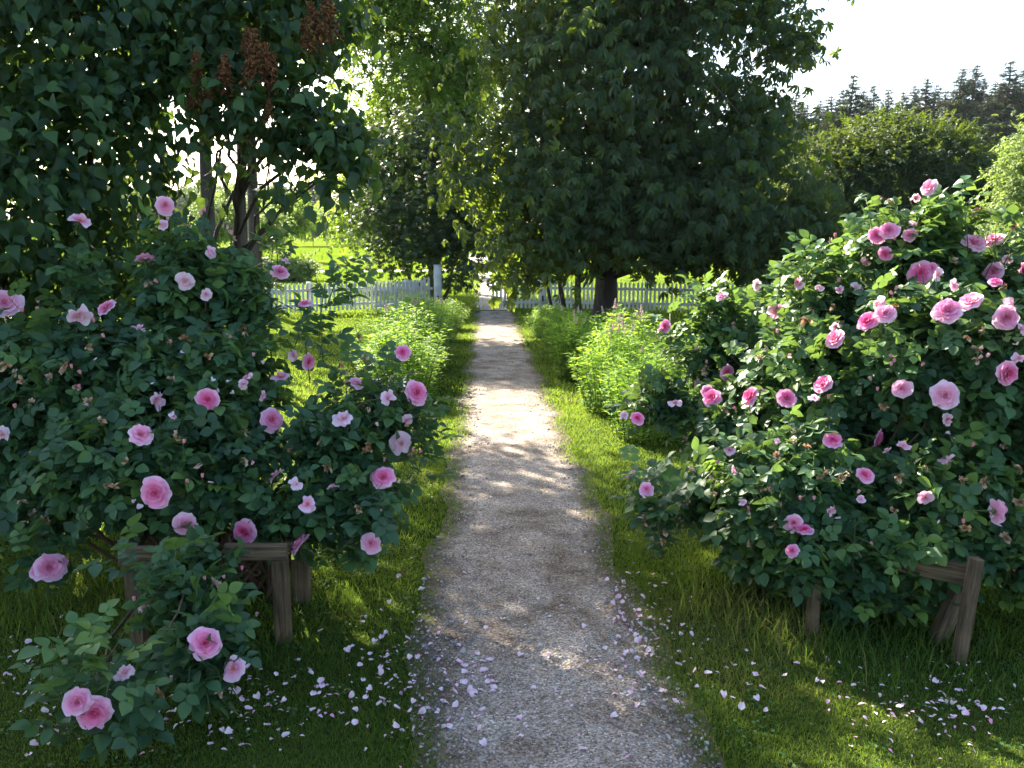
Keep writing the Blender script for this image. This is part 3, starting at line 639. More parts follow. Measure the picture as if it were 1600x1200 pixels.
# ================================================================ FENCE AND GATE
def picket(g, x, h, w_=.055, th=.018, z0=.06, y=0):
    hw = w_ / 2
    V = [(x - hw, y, z0), (x + hw, y, z0), (x + hw, y, h - .05), (x, y, h), (x - hw, y, h - .05)]
    V = V + [(a, y + th, c) for a, _, c in V]; V = np.array(V)
    Q = [[0, 1, 6, 5], [1, 2, 7, 6], [2, 3, 8, 7], [3, 4, 9, 8], [4, 0, 5, 9], [0, 4, 2, 1], [5, 6, 7, 9]]
    g.add(V, Q, [[4, 3, 2], [7, 8, 9]])
def fence_run(t, L, h=.82, pitch=.115, post_every=2.7, hfun=None, posts=True, sag=0):
    g = Geo(); n = int(L / pitch)
    for i in range(n):
        x = (i + .5) * pitch; hh = h + (hfun(x / L) if hfun else 0) + random.uniform(-.012, .012); picket(g, x + random.uniform(-.006, .006), hh, w_=.06)
    g.build('picket_panel', M_white, t, smooth=False)
    for z in (.22, h - .2):
        g = Geo(); box(g, (L / 2, .041, z), (L, .04, .07)); g.build('rail', M_white, t, smooth=False)
    if posts:
        for x in np.arange(.0, L + .1, post_every):
            g = Geo(); box(g, (x, .112, (h + .02) / 2 - .1), (.1, .1, h + .2)); g.build('post', M_white, t, smooth=False)
def fence_thing(name, label, cat, p0, p1, **k):
    p0 = np.array(p0, float); p1 = np.array(p1, float); a = math.atan2(p1[1] - p0[1], p1[0] - p0[0])
    t = thing(name, label, cat, (p0[0], p0[1], float(gz(*p0)) + .02), a); fence_run(t, float(np.linalg.norm(p1 - p0)), **k); return t
GL, GR = (-1.33, 24.1), (1.62, 24.1)
fence_thing('picket_fence', 'white picket fence along the lawn left of the gate, sunlit from behind', 'fence', (-9.6, 20.6), (-1.55, 24.0))
fence_thing('picket_fence', 'white picket fence in the shade under the chestnut tree', 'fence', (1.8, 24.0), (10.5, 22.0))
t = fence_thing('garden_gate', 'open white picket gate leaf folded back against the left fence', 'gate', (-2.95, 22.9), (-1.45, 23.9), posts=False, hfun=lambda u: .02 + .12 * u * u)
t = fence_thing('garden_gate', 'white picket gate leaf standing across the right half of the path', 'gate', (.16, 24.0), (1.52, 24.05), posts=False, hfun=lambda u: .10 * (u - .4) ** 2 - .0)
g = Geo(); tube(g, [[.08, -.03, -.12], [.08, -.03, .95]], .012, 6); g.build('drop_bolt', M_bark, t)
for (x, y), lab, h in ((GL, 'thick round white gate post with flat top beside the path', 1.27), (GR, 'white gate post half hidden by the chestnut leaves', 1.0)):
    t = thing('gate_post', lab, 'gate post', (x, y, float(gz(x, y)) - .1))
    g = Geo(); tube(g, [[0, 0, 0], [0, 0, h * .5], [0, 0, h + .09]], [.115, .112, .11], 16); g.build('shaft', M_white, t)
    g = Geo(); tube(g, [[0, 0, h + .091], [0, 0, h + .115]], [.12, .105], 16); g.build('cap', M_white, t)
    g = Geo(); box(g, (0, -.118, .45), (.05, .012, .16)); g.build('hinge', M_bark, t)

# ================================================================ SPIREA ROWS
def spike_mesh(seed):
    g = Geo(); r = np.random.default_rng(seed); n = 70; t = r.random(n); a = r.uniform(0, 6.28, n); rad = .016 * (1 - t * .7) * r.uniform(.6, 1, n)
    P = np.stack([np.cos(a) * rad, np.sin(a) * rad, t * .10], -1)
    g.inst(oct_, frames(nrm(r.normal(size=(n, 3))), nrm(r.normal(size=(n, 3))), r.uniform(.003, .006, n)), P, r.random(n)); tube(g, [[0, 0, -.04], [0, 0, .09]], .0015, 4, 0)
    return g.mesh('flower_spike', M_spike, False)
SPK = [spike_mesh(i) for i in range(3)]
def spirea_mesh(seed, H, rx, ry, ns=120):
    r = np.random.default_rng(seed); gs = Geo(); P = []; D = []; V = []; tips = []
    for i in range(ns):
        a = r.uniform(0, 6.28); q = math.sqrt(r.random()); bx, by = math.cos(a) * q * rx * .7, math.sin(a) * q * ry * .7
        h = H * (1.08 - .40 * q * q) * r.uniform(.78, 1.08); tx, ty = bx * 1.5 + r.normal(0, .04), by * 1.5 + r.normal(0, .04)
        pts = curve([bx, by, -.02], [tx, ty, h], [0, 0, .05 * h], 6); tube(gs, pts, np.linspace(.0035, .0015, 6), 4)
        m = int(h * 58); t = r.uniform(.06, 1, m); p = np.stack([np.interp(t, np.linspace(0, 1, 6), pts[:, j]) for j in range(3)], -1)
        az = r.uniform(0, 6.28, m); dd = nrm(np.stack([np.cos(az), np.sin(az), r.uniform(.1, 1.0, m)], -1))
        # short side twigs
        ln = r.random(m) * .05 * (r.random(m) < .6)
        P.append(p + dd * ln[:, None]); D.append(dd); V.append(.15 + .6 * t + r.normal(0, .12, m)); tips.append(pts[-1])
    P = np.concatenate(P); D = np.concatenate(D); V = np.clip(np.concatenate(V), 0, 1); gl = Geo(); n = len(P)
    for k in (0, 1):
        i = np.arange(n) % 2 == k; gl.inst(LANCE[k], frames(D[i], rnd_dir(i.sum()) * .5 + [0, 0, .8], r.uniform(.042, .072, i.sum())), P[i], V[i])
    return gs.mesh('stems', M_stalk), gl.mesh('foliage', M_spir), tips
SPM = [spirea_mesh(i, .9, .42, .55) for i in range(4)]
def spirea(x, y, H, rx, label, nspk, k, grp):
    t = thing('spirea_shrub', label, 'shrub', on_ground(x, y), random.uniform(-.5, .5), grp); t.scale = (rx / .42, rx / .42, H / .9)
    st, fo, tips = SPM[k % 4]
    for me, nm in ((st, 'stems'), (fo, 'foliage')):
        o = bpy.data.objects.new(nm, me); COL.objects.link(o); o.parent = t
    tt = sorted(tips, key=lambda q: -q[2])[:nspk * 2]; random.shuffle(tt)
    for q in tt[:nspk]:
        o = bpy.data.objects.new('flower_spike', SPK[random.randrange(3)]); COL.objects.link(o); o.parent = t
        o.location = q * np.array([1, 1, random.uniform(.84, 1.0)]); o.rotation_euler = (random.uniform(-.2, .2), random.uniform(-.2, .2), 0); s = random.uniform(.7, 1.3); o.scale = (s, s, s * random.uniform(.8, 1.2))
side = 'leafy upright spirea %s'
for i, (x, y, H, rx, wh, ns_) in enumerate([
    (-0.95, 9.3, 0.77, 0.48, 'nearest the roses left of the path', 0), (-1.12, 10.6, 0.94, 0.55, 'second from the roses left of the path', 2), (-1.02, 12.2, 0.99, 0.55, 'in the middle of the left row, brightly sunlit', 5),
    (-1.12, 14.0, 0.85, 0.57, 'fourth of the left row, in front of the open gate', 6), (-0.97, 16.2, 0.72, 0.52, 'second last of the left row', 6), (-0.92, 18.6, 0.62, 0.52, 'farthest of the left row near the gate post', 5)]):
    spirea(x, y, H, rx, side % wh, ns_, i, 'spireas left of the path')
for i, (x, y, H, rx, wh, ns_) in enumerate([
    (1.45, 7.3, 0.74, .42, 'nearest the roses right of the path', 3), (1.35, 8.6, 0.82, .45, 'second from the roses right of the path', 7), (1.65, 9.8, 0.91, .5, 'tallest of the right row with many pink spikes', 12), (1.30, 11.0, 0.77, .45, 'brightly sunlit in the middle of the right row', 5),
    (1.90, 11.6, 0.84, .5, 'at the back of the right row with pale pink spikes', 12), (1.35, 12.8, 0.72, .45, 'just past the middle of the right row, plain green', 5), (1.40, 14.8, 0.67, .48, 'fuller bush two before the end of the right row', 3), (1.30, 17.0, 0.56, .48, 'last but one of the right row before the gate', 2), (1.45, 19.0, 0.50, .45, 'farthest of the right row under the chestnut', 1)]):
    spirea(x, y, H, rx, side % wh, ns_, i + 1, 'spireas right of the path')

# ================================================================ ROSES
def petal(az, Rr, t0, t1, wid, ruf, seed, cen=(0, 0), z0=0.0, nu=5, nv=6, cup=.12):
    r = random.Random(seed); V = []; A = []
    ph = r.uniform(0, 6); rr = 0.0; hh = z0; prev = 0
    ca, sa = math.cos(az), math.sin(az)
    for j in range(nv):
        v = j / (nv - 1)
        if j:
            tl = R(t0 + (t1 - t0) * v); rr += math.cos(tl) * Rr / (nv - 1); hh += math.sin(tl) * Rr / (nv - 1)
        w_ = wid * Rr * (.18 + .82 * math.sin(math.pi * min(.62, .08 + .62 * v) / 1.24) ** .8) * (1.0 if j < nv - 1 else .78)
        for i in range(nu):
            u = 2 * i / (nu - 1) - 1
            back = -.10 * Rr * u * u * v + (.05 * Rr * math.cos(u * 2.2 + ph) if j == nv - 1 else 0)
            z = hh + cup * Rr * u * u * (1 - .5 * v) + ruf * Rr * v * v * math.sin(4.5 * u + ph)
            x = rr + back + .04 * Rr * v * math.sin(3 * u + ph * 2); y = u * w_
            V.append((cen[0] + x * ca - y * sa, cen[1] + x * sa + y * ca, z)); A.append(v)
    Q = [[j * nu + i, j * nu + i + 1, (j + 1) * nu + i + 1, (j + 1) * nu + i] for j in range(nv - 1) for i in range(nu - 1)]
    return np.array(V), Q, np.array(A)
def stem_and_sepals(g, s, m=2, L=1.8):
    tube(g, [[0, 0, -.05 * s], [0, 0, -.6 * s], [.1 * s, 0, -L * s]], [.09 * s, .045 * s, .04 * s], 5, .3, m)
    tube(g, [[0, 0, -.42 * s], [0, 0, -.28 * s], [0, 0, -.05 * s]], [.05 * s, .17 * s, .12 * s], 7, .6, m)
    for k in range(5):
        V, Q, _ = xf(blade(.6 * s, .16 * s, [.8, .9, .5, .1], fold=.2, droop=.5), k * R(72), (0, 0, -.1 * s), tilt=-.2); g.add(V, Q, None, .6, m)
def bloom_mesh(seed, kind='full'):
    """unit radius 1; scaled when placed"""
    g = Geo(); r = random.Random(seed)
    if kind == 'full':
        rings = [(6, 1.0, 18, -12, .62, .07, .55, 1.0), (6, .86, 34, 2, .6, .08, .4, .8), (7, .68, 48, 22, .55, .10, .25, .6), (8, .50, 62, 42, .5, .12, .12, .45), (8, .34, 74, 62, .5, .16, .0, .3)]
        for q, (n, Rr, t0, t1, wd, ruf, va, vb) in enumerate(rings):
            a0 = r.uniform(0, 6)
            for k in range(n):
                c = (r.uniform(-.05, .05), r.uniform(-.05, .05))
                V, Q, A = petal(a0 + k * 2 * math.pi / n + r.uniform(-.15, .15), Rr * r.uniform(.88, 1.06), t0 + r.uniform(-10, 10), t1 + r.uniform(-14, 14), wd, ruf, r.random(), c, z0=.02 * q)
                g.add(V, Q, None, va + (vb - va) * A, 0)
        for k in range(7):  # crumpled quartered heart
            a = r.uniform(0, 6.28); c = (.16 * math.cos(a), .16 * math.sin(a)); V, Q, A = petal(r.uniform(0, 6.28), .26, 80, 70, .55, .2, r.random(), c, z0=.1, cup=.3); g.add(V, Q, None, .05 + .3 * A, 0)
        cs, cn = .10, 16
    else:   # loose, half fallen
        n = 5; drop = r.choice([(), (2,), (1, 3), (0,)])
        a0 = r.uniform(0, 6)
        for k in range(n):
            if k in drop: continue
            V, Q, A = petal(a0 + k * 2 * math.pi / n + r.uniform(-.3, .3), r.uniform(.85, 1.1), r.uniform(10, 40), r.uniform(-60, 20), .66, .14, r.random()); g.add(V, Q, None, .3 + .7 * A, 0)
        for k in range(5):
            V, Q, A = petal(r.uniform(0, 6.28), r.uniform(.4, .65), r.uniform(30, 70), r.uniform(10, 70), .6, .2, r.random(), z0=.04); g.add(V, Q, None, .1 + .6 * A, 0)
        cs, cn = .14, 22
    rr_ = np.random.default_rng(seed)
    for k in range(cn):
        a = rr_.uniform(0, 6.28); q = cs * math.sqrt(rr_.random()); p0 = np.array([q * .5 * math.cos(a), q * .5 * math.sin(a), .05]); p1 = np.array([q * 1.2 * math.cos(a), q * 1.2 * math.sin(a), .24 + .06 * rr_.random()])
        tube(g, [p0, p1], [.008, .012], 3, .3, 1); g.inst(oct_, np.eye(3)[None] * .028, p1[None], np.array([rr_.random()]), 1)
    stem_and_sepals(g, 1.0)
    return g.mesh('rose_bloom', [M_petal if kind == 'full' else M_petal_pale, M_yellow, M_sepal])
def wither_mesh(seed):
    g = Geo(); r = random.Random(seed); n = r.randint(3, 6)
    for k in range(n):
        V, Q, A = petal(r.uniform(0, 6.28), r.uniform(.6, 1.1), r.uniform(10, 60), r.uniform(-70, 40), .3, .3, r.random(), nu=4, nv=5, cup=.5); g.add(V, Q, None, (.4 if k > 1 else .7) * A + r.uniform(0, .3), 0)
    for k in range(14):
        a = r.uniform(0, 6.28); tube(g, [[0, 0, .05], [.28 * math.cos(a), .28 * math.sin(a), .35]], [.02, .03], 3, r.random() * .5, 0)
    stem_and_sepals(g, 1.1, 1); return g.mesh('faded_bloom', [M_wither, M_sepal])
def bud_mesh(seed):
    g = Geo(); r = random.Random(seed)
    tube(g, [[0, 0, -.1], [0, 0, .2], [.02, 0, .6], [.03, 0, 1.0], [.03, 0, 1.25]], [.3, .46, .48, .3, .06], 8, .35, 0)
    for k in range(4):
        V, Q, A = petal(k * 1.6, 1.3, 84, 92 + r.uniform(0, 10), .42, .04, r.random(), (-.0, 0)); V[:, :2] += np.array([math.cos(k * 1.6), math.sin(k * 1.6)]) * .22; g.add(V, Q, None, .2 + .4 * A, 0)
    for k in range(5):
        V, Q, _ = xf(blade(1.1, .4, [.9, .8, .4, .1], fold=.2, droop=-.1), k * R(72), (0, 0, -.1), tilt=1.25); g.add(V, Q, None, .6, 1)
    tube(g, [[0, 0, -.1], [0, 0, -.5], [.1, 0, -2.6]], [.3, .13, .11], 5, .4, 1)
    return g.mesh('rosebud', [M_bud, M_sepal])
FULL = [bloom_mesh(i, 'full') for i in range(6)]; LOOSE = [bloom_mesh(40 + i, 'loose') for i in range(6)]
WITH = [wither_mesh(i) for i in range(5)]; BUD = [bud_mesh(i) for i in range(3)]

def hit(blobs, px, py):
    v = ray(px, py); t = np.arange(1.6, 8, .01); P = CAM + v * t[:, None]; s = inside(blobs, P)
    k = np.argmax(s < .98) if (s < .98).any() else int(np.argmin(s)); p = P[k]
    e = .02; gr = np.array([(inside(blobs, (p + e * np.eye(3)[i])[None]) - inside(blobs, (p - e * np.eye(3)[i])[None]))[0] for i in range(3)])
    return p, nrm(gr), v
def rose_bush(label, base, blobs, fulls, loose, withered, buds, sprigs, nspray, tone, seed):
    t = thing('rose_bush', label, 'rose bush', base)
    flowers = []
    def place(me, name, px, py, rad, fwd, upw=.25, jit=.3, push=.04):
        p, nr, v = hit(blobs, px, py); p = p - v * push
        f = nrm(-v * fwd + nr * .35 + np.array([0, 0, upw]) + rng.normal(0, jit, 3))
        o = bpy.data.objects.new(name, me); COL.objects.link(o); o.parent = t
        o.location = p - base; s = rad * np.linalg.norm(p - CAM) / F
        q = Vector(f).to_track_quat('Z', 'Y'); o.rotation_mode = 'QUATERNION'; o.rotation_quaternion = q @ Matrix.Rotation(random.uniform(0, 6.28), 4, 'Z').to_quaternion(); o.scale = (s,) * 3
        flowers.append((p, f, s)); return o
    for i, (px, py, dia) in enumerate(fulls): place(FULL[i % 6], 'rose_bloom', px, py, dia * random.uniform(.46, .54), random.choice([.1, .4, .6, .8, .9]), .3, .3, .06)
    for i, (px, py, dia) in enumerate(loose): place(LOOSE[i % 6], 'rose_bloom', px, py, dia * random.uniform(.42, .52), .4, .2, .5, .05)
    nf = len(flowers)
    bx0, bx1, by0, by1 = (20, 640, 400, 830) if seed == 1 else (1010, 1590, 400, 860)
    got = 0
    while got < 34:
        px, py = random.uniform(bx0, bx1), random.uniform(by0, by1); v = ray(px, py); tt_ = np.arange(2.5, 6, .03)
        if not (inside([q for q in blobs if q.leafy], CAM + v * tt_[:, None]) < .9).any(): continue
        if any(math.hypot(px - q[0], py - q[1]) < q[2] * .8 + 10 for q in fulls + loose): continue
        (withered if got < 26 else buds).append((px, py, random.uniform(12, 20)) if got < 26 else (px, py)); got += 1
    for i, (px, py, dia) in enumerate(withered): place(WITH[i % 5], 'faded_bloom', px, py, dia * .62, .35, .3, .5, .03)
    for i, (px, py) in enumerate(buds): place(BUD[i % 3], 'rosebud', px, py, 4.3, .1, 1.2, .35, .03)
    # leaf sprays
    P, O = shell(blobs, nspray, .72, 1.04, .82, .10); P2, O2 = shell(blobs, int(nspray * .5), .35, .7, .3, .10)
    P = P - O * rng.uniform(.04, .16, (len(P), 1)); P = np.vstack([P, P2]); O = np.vstack([O, O2])
    for (px, py, n) in sprigs:
        p, nr, v = hit(blobs, px, py); P = np.vstack([P, p + rng.normal(0, .05, (n, 3))]); O = np.vstack([O, np.tile(nrm(nr * .6 + [0, 0, .8]), (n, 1))])
    S = nrm(O * .6 + np.array([0, 0, .45]) + rnd_dir(len(P)) * .55); n = len(P)
    g = Geo(); gc = Geo(); LP, LO, LV, LD = [], [], [], []
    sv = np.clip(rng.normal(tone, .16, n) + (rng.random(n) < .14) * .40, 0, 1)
    for i in range(n):
        L_ = rng.uniform(.20, .34); a = P[i] - S[i] * L_ * .6; bb = P[i] + S[i] * L_ * .4
        q = curve(a, bb, [0, 0, .03], 4)
        tube(gc, q, [.0028, .0024, .002, .0014], 4, sv[i])
        k = rng.integers(6, 9)
        for j in range(k):
            f = (j + .6) / k; pos = q[0] * (1 - f) + q[-1] * f; az = j * 2.4 + rng.uniform(-.4, .4)
            u = nrm(np.cross(S[i], [.3, .2, .9])); w2 = np.cross(S[i], u); rad = u * math.cos(az) + w2 * math.sin(az)
            LP.append(pos); LD.append(nrm(rad * .9 + S[i] * .45 + O[i] * .25 + np.array([0, 0, -.12]))); LO.append(O[i]); LV.append(sv[i] + .15 * (f - .5) + rng.normal(0, .09))
    LP = np.array(LP); LD = np.array(LD); LO = np.array(LO); LV = np.clip(np.array(LV), 0, 1)
    keep = LP[:, 2] > gz(LP[:, 0], LP[:, 1]) + .06
    C = LP + LD * .07
    for p, f, s in flowers[:nf]:
        dlt = C - p; al = dlt @ f; perp = np.linalg.norm(dlt - al[:, None] * f, axis=1)
        cv = nrm(CAM - p); al2 = dlt @ cv; perp2 = np.linalg.norm(dlt - al2[:, None] * cv, axis=1)
        keep &= ~(((al > -.01) & (al < .12) & (perp < s * 1.25 + .03)) | ((al2 > 0) & (al2 < .35) & (perp2 < s * .8 + .035)))
    for p, f, s in flowers[nf:]:
        cv = nrm(CAM - p); dlt = C - p; al2 = dlt @ cv; perp2 = np.linalg.norm(dlt - al2[:, None] * cv, axis=1)
        keep &= ~((al2 > -.01) & (al2 < .2) & (perp2 < .045))
    LP, LD, LO, LV = LP[keep], LD[keep], LO[keep], LV[keep]; m = len(LP)
    n0 = nrm(np.array([0, 0, .8]) + LO * .55 + rnd_dir(m) * .38); sz = .15 * rng.uniform(.68, 1.15, m); Mx = frames(LD, n0, sz); wh = rng.integers(0, len(ROSE), m)
    for k, tp in enumerate(ROSE): i = wh == k; g.inst(tp, Mx[i], LP[i], LV[i])
    g.build('foliage', M_rose, t, loc=base); gc.build('twigs', M_stalk, t, loc=base)
    g = Geo(); idx = rng.choice(n, 150, replace=False)
    for i in idx:
        e = P[i] - S[i] * .15; s0 = base + np.array([rng.uniform(-.25, .25), rng.uniform(-.2, .25), -.05]); L_ = np.linalg.norm(e - s0)
        s0[2] = float(gz(s0[0], s0[1])) - .04
        q = curve(s0, e, [0, 0, .14 * L_] + rng.normal(0, .04, 3), 9, .012); tube(g, q, np.linspace(rng.uniform(.006, .012), .0035, 9), 6)
    g.build('canes', M_cane, t, loc=base)
    return t
lb_ = [B(295, 450, 4.2, 70, 75), B(150, 600, 3.95, 190, 125), B(350, 620, 3.9, 95, 110), B(250, 725, 3.65, 200, 110), B(530, 700, 3.8, 85, 70), B(470, 790, 3.6, 90, 65), B(310, 930, 3.05, 70, 60, .18), B(320, 1020, 2.72, 60, 40, .10), B(230, 980, 2.85, 30, 30, .1, 0),
       B(140, 1080, 2.5, 24, 20, .08, 0), B(45, 740, 3.8, 100, 110), B(-90, 650, 4.0, 120, 190), B(600, 640, 3.85, 40, 28, .2), B(385, 480, 4.3, 22, 70, .3), B(75, 870, 3.5, 28, 28, .12, 0), B(255, 375, 4.2, 22, 25, .2), B(130, 400, 4.1, 15, 50, .1, 0), B(560, 770, 3.7, 60, 50, .3), B(505, 440, 4.3, 10, 30, .06, 0), B(530, 630, 3.9, 40, 25, .15, 0)]
rb_ = [B(1445, 430, 4.3, 80, 80), B(1480, 560, 3.95, 200, 140), B(1300, 620, 4.25, 160, 150), B(1150, 560, 4.9, 85, 60), B(1140, 660, 4.5, 75, 75), B(1100, 775, 4.1, 50, 35, .25), B(1250, 770, 3.7, 150, 110), B(1470, 780, 3.6, 160, 110), B(1620, 640, 3.9, 120, 220), B(1370, 900, 3.5, 85, 50, .15), B(1250, 880, 3.6, 40, 40, .15), B(1390, 858, 3.32, 130, 22, .07), B(1270, 850, 3.35, 50, 30, .08), B(1600, 860, 3.5, 60, 50, .3), B(1560, 440, 4.3, 60, 50), B(1280, 470, 4.5, 70, 60, .4), B(1040, 620, 4.7, 22, 40, .2), B(1450, 355, 4.3, 25, 25, .15), B(1180, 850, 3.9, 60, 45, .3), B(1370, 380, 4.4, 40, 40, .25)]
L_full = [(258, 322, 28), (227, 406, 30), (8, 475, 42), (168, 482, 34), (481, 565, 27), (326, 624, 40), (424, 657, 38), (220, 680, 38), (244, 770, 44), (289, 818, 37), (382, 830, 38), (471, 852, 42), (580, 849, 34), (598, 747, 42), (320, 1006, 48), (148, 1112, 50), (122, 1097, 40), (76, 887, 40), (650, 614, 40), (630, 551, 28), (558, 600, 27), (437, 426, 28), (476, 476, 22), (62, 893, 30), (90, 878, 30)]
L_loose = [(125, 346, 32), (122, 492, 32), (290, 440, 30), (322, 460, 20), (218, 514, 26), (458, 555, 28), (438, 590, 34), (243, 625, 36), (537, 655, 38), (626, 693, 36), (635, 657, 24), (605, 622, 30), (433, 743, 34), (480, 788, 32), (195, 1052, 30), (365, 1045, 34), (445, 408, 22), (463, 757, 26), (520, 762, 24), (4, 678, 24), (332, 396, 16), (385, 592, 22), (410, 618, 22), (329, 395, 18), (255, 352, 18), (272, 650, 14), (380, 600, 18)]
L_with = [(333, 913, 20), (352, 352, 14), (340, 330, 12), (262, 533, 14), (228, 950, 16), (255, 1080, 20), (345, 1080, 16), (118, 605, 16), (158, 658, 18), (100, 570, 18), (530, 572, 14), (545, 600, 16), (457, 705, 18), (502, 692, 16), (576, 640, 14), (578, 703, 14), (4, 570, 18), (355, 525, 14), (382, 522, 14), (33, 785, 14), (73, 810, 18), (326, 557, 14), (364, 375, 12), (570, 560, 16), (495, 598, 14), (640, 715, 14), (560, 525, 14)]
L_buds = [(60, 472), (58, 484), (35, 487), (147, 502), (262, 345), (360, 365), (315, 335), (112, 575), (124, 606), (287, 692), (398, 872), (400, 962), (210, 938), (248, 945), (320, 905), (350, 903), (595, 798), (646, 705), (590, 665), (361, 366), (112, 492), (266, 536), (268, 1062), (378, 890), (600, 720), (655, 707), (320, 330), (480, 455)]
L_spr = [(138, 430, 2), (128, 395, 1), (510, 440, 2), (490, 490, 2), (70, 860, 3), (100, 850, 2), (600, 590, 3), (650, 680, 4), (150, 1075, 4), (190, 1095, 3), (130, 1050, 3), (320, 400, 5), (430, 410, 2), (540, 600, 3), (480, 520, 2), (570, 820, 5), (640, 650, 5), (240, 910, 2), (260, 970, 2), (180, 1110, 2)]
b = on_ground(-1.25, 3.95)
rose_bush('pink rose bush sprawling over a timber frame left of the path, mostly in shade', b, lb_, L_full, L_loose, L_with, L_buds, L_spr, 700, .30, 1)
R_full = [(1453, 293, 25), (1370, 368, 24), (1389, 361, 26), (1384, 396, 23), (1522, 381, 31), (1554, 376, 29), (1439, 428, 36), (1128, 464, 22), (1040, 510, 22), (1034, 515, 18), (1356, 503, 32), (1383, 492, 34), (1306, 530, 33), (1480, 487, 38), (1516, 473, 36), (1571, 496, 38), (1552, 425, 26), (1596, 423, 26), (1135, 582, 26), (1113, 622, 32), (1173, 620, 32), (1228, 623, 32), (1287, 600, 33), (1477, 619, 40), (1572, 583, 36), (996, 654, 25), (1301, 689, 29), (1369, 685, 32), (1351, 743, 27), (1240, 817, 28), (1256, 829, 27), (1238, 861, 24), (1556, 799, 36), (1455, 420, 22), (1556, 442, 20), (1010, 765, 26), (1410, 607, 30), (1106, 612, 22), (1422, 368, 20), (1247, 441, 18)]
R_loose = [(1430, 310, 18), (1424, 355, 18), (1183, 445, 22), (1212, 487, 30), (1353, 408, 20), (1056, 630, 24), (975, 650, 18), (1411, 698, 22), (1477, 717, 26), (1446, 778, 22), (1140, 704, 20), (1250, 445, 22), (1337, 450, 18), (1312, 452, 16), (1480, 655, 22), (1092, 600, 18), (1306, 510, 22), (1466, 430, 20), (1490, 445, 22), (1580, 478, 24), (1595, 515, 22), (1272, 622, 18), (1148, 735, 18), (1082, 735, 16), (1386, 705, 16), (1297, 797, 20), (1345, 780, 16), (1375, 475, 24), (1215, 690, 12), (1280, 450, 14), (1160, 785, 16), (1592, 560, 18), (1575, 405, 14)]
R_with = [(1393, 374, 14), (1268, 410, 14), (1297, 380, 14), (1490, 408, 16), (1528, 330, 18), (1540, 335, 14), (1585, 355, 14), (1130, 640, 14), (1170, 800, 14), (1242, 690, 14), (1318, 742, 16), (1405, 747, 16), (1504, 753, 16), (1448, 732, 14), (1592, 735, 14), (1595, 785, 18), (1115, 745, 14), (1117, 720, 14), (1067, 705, 14), (1070, 690, 14), (1207, 763, 16), (1037, 845, 14), (1090, 548, 14), (1525, 565, 16), (1187, 612, 14), (1573, 842, 18), (1400, 478, 12), (1410, 425, 14), (1343, 450, 14), (1207, 820, 12), (1008, 810, 12), (1390, 315, 12), (1375, 312, 14), (1270, 425, 12), (1040, 830, 14), (1187, 560, 12), (1570, 450, 14)]
R_buds = [(1305, 370), (1328, 408), (1400, 318), (1196, 546), (1234, 558), (1294, 622), (1371, 610), (1519, 697), (1505, 817), (1272, 780), (1170, 795), (1121, 725), (990, 740), (1011, 822), (982, 748), (1340, 770), (1585, 892), (1540, 338), (1394, 460), (1215, 520), (1310, 440), (1150, 640), (1490, 690), (1250, 780), (1220, 790), (1393, 558), (1530, 560)]
R_spr = [(1445, 345, 4), (1415, 360, 4), (1480, 360, 3), (1385, 390, 4), (1300, 420, 7), (1110, 490, 7), (1150, 490, 7), (1060, 560, 4), (1020, 650, 4), (1015, 765, 4), (1030, 800, 3), (1050, 790, 4), (1560, 405, 5), (1590, 410, 5), (1535, 375, 4), (1345, 930, 6), (1325, 965, 4), (1400, 920, 4), (1290, 885, 3), (1350, 890, 3), (1440, 895, 3), (1500, 880, 3), (1210, 800, 8), (1590, 880, 9), (1260, 440, 6)]
b = on_ground(1.85, 4.1)
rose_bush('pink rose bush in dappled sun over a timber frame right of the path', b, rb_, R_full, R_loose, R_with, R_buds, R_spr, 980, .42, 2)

# ---- timber frames that carry the bushes
def beam(t, name, a, c, w_, h_, bev=.004):
    a = np.asarray(a, float); c = np.asarray(c, float); d = nrm(c - a); up = np.array([0, 0, 1.0]) if abs(d[2]) < .8 else np.array([0, -1.0, 0]); s = nrm(np.cross(d, up)); u = np.cross(s, d)
    base = np.array(t.location); g = Geo(); L_ = np.linalg.norm(c - a)
    # long axis on local Y so the grain runs with the board
    V = Geo(); box(V, (0, 0, 0), (w_, L_, h_), bev=bev)
    o = V.build(name, M_wood, t, smooth=False); Mx = Matrix(np.stack([s, d, u], -1).tolist()).to_4x4(); Mx.translation = Vector(((a + c) / 2 - base).tolist()); o.matrix_local = Mx
    return o
t = thing('timber_frame', 'low grey timber frame with a post under the left rose bush', 'frame', on_ground(-.95, 3.5))
d = 3.38
r1, r2, r3, r4 = W(186, 869, 3.15), W(333, 868, 3.18), W(338, 866, 3.40), W(448, 862, 3.36)
beam(t, 'rail', r1, r2, .035, .075); beam(t, 'rail', W(350, 862, 3.26), W(449, 862, 3.28), .035, .065)
def post(t, px, py_top, d, w_, lean=0, name='post'):
    a = W(px, py_top, d); bt = np.array([a[0] + lean, d, float(gz(a[0] + lean, d)) - .12]); return beam(t, name, bt, a, w_, w_)
post(t, 437, 873, 3.33, .062); post(t, 208, 878, 3.24, .06); post(t, 466, 800, 3.75, .075, 0); post(t, 232, 800, 4.3, .06)
beam(t, 'rail', W(205, 862, 3.3), W(240, 800, 4.25), .05, .04); beam(t, 'rail', W(455, 855, 3.42), W(462, 808, 4.2), .05, .04)
t = thing('timber_frame', 'dark timber frame with leaning legs under the right rose bush', 'frame', on_ground(1.7, 3.5))
post(t, 1277, 862, 3.36, .045); post(t, 1526, 872, 3.10, .045, -.04); post(t, 1512, 892, 3.3, .06, -.14); post(t, 1300, 840, 4.3, .06)
